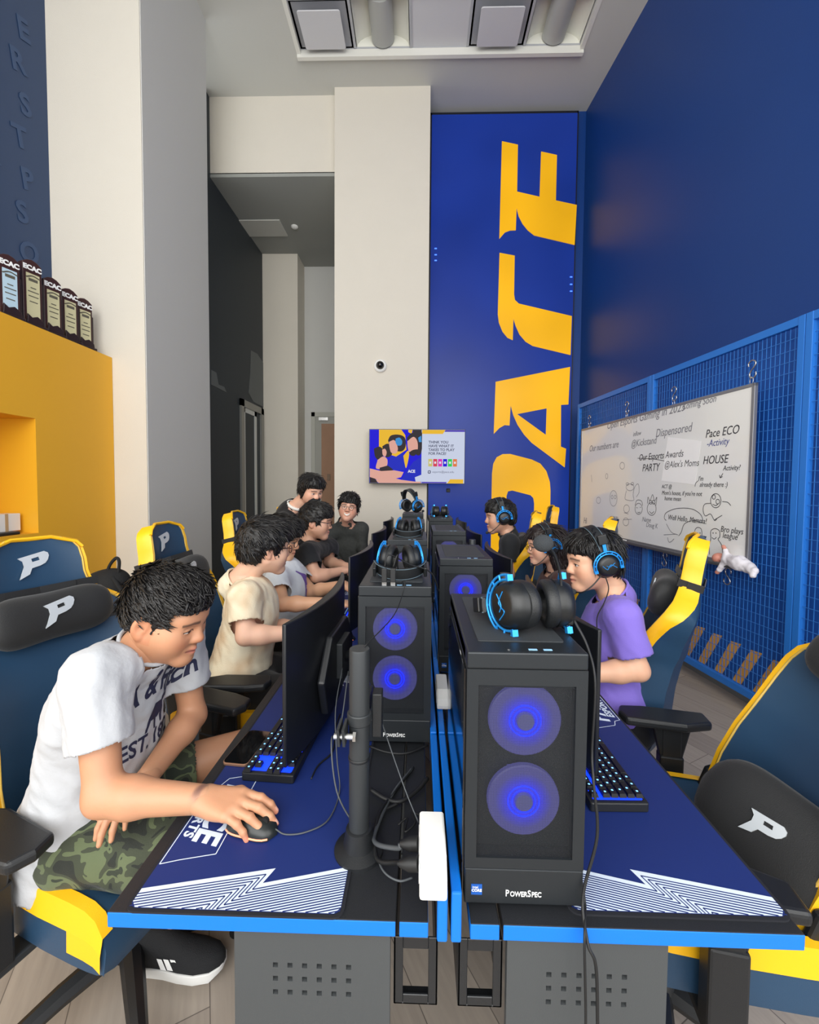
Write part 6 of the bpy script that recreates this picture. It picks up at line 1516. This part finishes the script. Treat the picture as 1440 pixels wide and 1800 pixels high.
# ================================================================ power units, cables, bag, doll
cable_k = mat('cable_black', (22, 23, 25), .55); cable_g = mat('cable_grey', (74, 78, 82), .5)
def cable(label, pts, r=.0022, m=cable_k, n=7):
    p = [V(q) for q in smoothpath(pts, n)]; t = thing('cable', label, 'cable', p[0]); MB().tube([q-p[0] for q in p], r, 7).build('wire', m, t, smooth=180); return t
def plug(parent, a, b, r=.010):
    MB().tube([V(a), V(a).lerp(V(b), .5), V(b)], [r*.45, r, r*1.05], 10).build('plug', cable_k, parent, smooth=50, bevel=.001)
def power(x0, x1, y0, y1, z0, z1, label):
    t = thing('power_strip', label, 'power strip', ((x0+x1)/2, (y0+y1)/2, z0), 0, 'white power strips on the divider rails')
    w, l, h = x1-x0, y1-y0, z1-z0
    prof = [(-l/2, 0), (l/2-.012, 0), (l/2, .012), (l/2, h-.006), (l/2-.008, h), (-l/2+.03, h-.004), (-l/2+.006, h*.55), (-l/2, .012)]
    MB().prism(prof, frame((-w/2, 0, 0), (0, 1, 0), (0, 0, 1)), w).build('housing', white_plastic, t, bevel=.005, seg=3)
    m = MB()
    for k in range(3): m.rprism(.026, .034, .006, frame((-w/2-.0012, -l*.28+l*.26*k, h*.5), (0, 1, 0), (0, 0, 1)), .0015)
    m.build('sockets', mat('socket_grey', (198, 200, 202), .5), t)
    return t
pw = power(.006, .053, .655, .778, .807, .868, 'white power strip nearest the camera, with black plugs')
power(.060, .097, 1.24, 1.37, .807, .862, 'small white power strip farther back beside the front computer tower')
power(.020, .040, 2.10, 2.20, .807, .862, 'tiny white power strip beyond the second tower of the left row')
# plugs and cords on the near power strip
for i, (yy, sy, lab) in enumerate(((.735, 1487, 'black power cord plugged into the white strip, upper one'), (.695, 1512, 'black power cord plugged into the white strip, lower one'))):
    p0 = V((.004, yy, .835)); p1 = V((-.030, yy+.004, .83)); a = atY(700, sy+4, .74); b = atY(662, sy-4, .78)
    t = cable(lab, [p1, a, b, V((-.085, .83+.03*i, .775)), V((-.06, .95, .757)), V((-.01, 1.05, .757))], .0042, cable_g if i == 0 else cable_k)
    plug(t, p1-V(t.location), p0-V(t.location), .012)
cable('thin mouse cable curving over the near left desk mat', [V((-.300, .837, .766)), V((-.275, .832, .759)), atZ(540, 1462, .758), atZ(578, 1440, .758), atZ(597, 1390, .758), V((-.205, 1.02, .80)), V((-.225, 1.10, .88)), V((-.225, 1.20, .95))], .0016, cable_g)
cable('grey cable running down from the monitor to the foot of the black post', [V((-.20, 1.16, .96)), V((-.20, 1.03, .86)), atY(583, 1300, .93), atY(592, 1390, .88), atZ(625, 1452, .76), atZ(655, 1480, .757), atZ(672, 1528, .757), atZ(700, 1548, .757), atZ(725, 1543, .757)], .002, cable_g)
cable('thin cable drooping from the post top to the tower behind', [V((-.108, .815, 1.172)), atY(690, 1085, .98), atY(706, 1050, 1.10), atY(712, 1022, 1.14), V((-.055, 1.165, 1.2145))], .0013, cable_k)
cable('thin cable hanging from the post collar to the white strip', [atY(664, 1248, .84), atY(690, 1325, .83), atY(715, 1395, .81), atY(736, 1446, .79)], .0013, cable_g)
cable('thick black cable crossing the desk behind the post', [atZ(652, 1388, .762), atZ(680, 1405, .76), atZ(706, 1408, .76), atZ(735, 1388, .762), atZ(752, 1368, .765)], .005)
cable('black cord looping on the desk strip behind the post', [atZ(700, 1412, .758), atZ(672, 1428, .757), atZ(662, 1462, .757), atZ(656, 1492, .757)], .0035)
cable('tangled black cord on the desk beside the white strip', [atZ(700, 1450, .758), atZ(716, 1438, .764), atZ(712, 1462, .762), atZ(730, 1446, .766), atZ(724, 1428, .765), atZ(741, 1434, .768)], .0022)
cable('black cable on the desk in front of the left tower', [atZ(650, 1312, .757), atZ(680, 1322, .757), atZ(715, 1324, .757), atZ(752, 1310, .757)], .003)
cable('keyboard cable bending away from the near left keyboard', [V((-.262, .985, .768)), atZ(560, 1345, .758), atZ(585, 1320, .758), atZ(590, 1280, .758), atZ(598, 1255, .758)], .0022)
cable('long black headset cable hanging in front of the right desk', [atY(1008, 1088, .80), atY(1032, 1135, .77), atY(1046, 1200, .74), V((.318, .735, 1.02)), atY(1044, 1380, .71), atY(1050, 1470, .70), V((.290, .690, .79)), V((.285, .655, .745)), atY(1048, 1700, .648), atY(1051, 1810, .648)], .0027, cable_k)
cable('short black cable from the front tower over the desk edge', [V((.297, .72, .80)), V((.30, .705, .762)), V((.286, .67, .765)), V((.278, .650, .735)), V((.284, .652, .60)), V((.286, .655, .38))], .0022, cable_k)
# usb plugs on top of the near left tower
for x, lab, pts in ((-.098, 'black plug and cable on the near left tower, left one', [(720, 992), (757, 1006), (772, 1040)]), (-.073, 'black plug and cable on the near left tower, right one', [(700, 1000), (712, 1002), (716, 1010)])):
    a = V((x, 1.165, TOP+PH)); t = cable(lab, [a+V((0, .004, .05)), a+V((.012, .01, .085))]+[atY(px, py, 1.21+.03*i) for i, (px, py) in enumerate(pts)], .0022)
    MB().box((0, -.004, -.022), (.015, .009, .040)).build('plug', cable_k, t, bevel=.002); MB().box((0, -.004, -.045), (.013, .006, .010)).build('tip', steel, t)
# loose mouse and dongle by the second mat
# backpack on a stool
st = thing('stool', 'low black stool holding the backpack, mostly hidden behind the first chair', 'stool', (-1.72, 2.20, 0))
MB().lathe([(.0, .58), (.17, .58), (.18, .595), (.17, .61), (.0, .61)], 24).build('seat', soft_black, st, smooth=40)
for k in range(4):
    a = PI/4+PI/2*k; MB().tube([(.10*math.cos(a), .10*math.sin(a), .58), (.17*math.cos(a), .17*math.sin(a), 0)], .014, 8).build('leg', black_plastic, st)
bg = thing('backpack', 'black backpack with a top loop near the yellow block', 'backpack', (-1.72, 2.20, .61)); fabric = mat('bag_fabric', (24, 25, 27), .85, bump=.4, bscale=90)
f = Field(); f.el((0, 0, .17), (.13, .10, .20), None, .05); f.el((-.02, -.05, .13), (.10, .08, .12), None, .05); f.el((-.05, 0, .32), (.075, .07, .07), None, .06); f.el((.03, .02, .34), (.08, .07, .07), None, .06); f.el((0, 0, .07), (.15, .11, .08), None, .06)
v, q = f.mesh(.008); mesh_obj('bag', v, q, fabric, bg)
MB().tube(smoothpath([(.0, .0, .38), (.025, .0, .44), (.06, 0, .475), (.075, 0, .45), (.065, 0, .37)], 6), .009, 6).build('loop', fabric, bg, smooth=180)
MB().tube(smoothpath([(.06, -.03, .38), (.13, -.05, .30), (.20, -.06, .22), (.24, -.06, .10), (.20, -.05, .02)], 6), .016, 6, flat=.5).build('strap', fabric, bg, smooth=180)
MB().box((-.10, -.075, .30), (.018, .004, .01)).build('tag', white_ink, bg)
# baby doll hung over the marker tray
def dl(px, py, d=.10):
    u, z = onR(px, py, d); return V(rw(u, z, d))
db = rw(.06, .985, .05); t = thing('doll', 'baby doll in white clothes lying over the near corner of the whiteboard tray', 'doll', db)
f = Field(); H = dl(1264, 981); f.el(A(H), (.042, .036, .036), None, .01); f.el(A(H)+A((-.012, -.034, -.004)), (.012, .012, .011), None, .008); hnd = dl(1272, 961, .11); hn2 = dl(1261, 1006, .13)
f.rc(A(dl(1276, 968, .11)), A(hnd), .012, .013, .008); f.rc(A(dl(1266, 1000, .13)), A(hn2), .012, .014, .008)
v, q = f.mesh(.004); mesh_obj('body', v, q, mat('doll_skin', (206, 138, 120), .45), t, None, db)
f = Field(); a, b, c = A(dl(1280, 985)), A(dl(1300, 990, .11)), A(dl(1318, 998, .10)); f.rc(a, b, .038, .044, .03); f.rc(b, c, .042, .034, .03)
f.rc(a, A(dl(1275, 968, .11)), .026, .016, .02); f.rc(a, A(dl(1265, 1001, .13)), .026, .017, .02); f.rc(c, A(dl(1328, 1003, .12)), .027, .018, .02); f.rc(c, A(dl(1324, 1012, .14)), .026, .016, .02)
v, q = f.mesh(.0045); from mathutils import noise
N_ = normals(v, q); v = v+N_*A([noise.noise(V(p*40)) for p in v])[:, None]*.005; mesh_obj('romper', v, q, mat('doll_cloth', (226, 222, 228), .85, bump=.4, bscale=60), t, None, db)
# remove the headset patterns
def drop(o):
    for c in list(o.children): drop(c)
    bpy.data.objects.remove(o)
drop(hsA); drop(hsB)
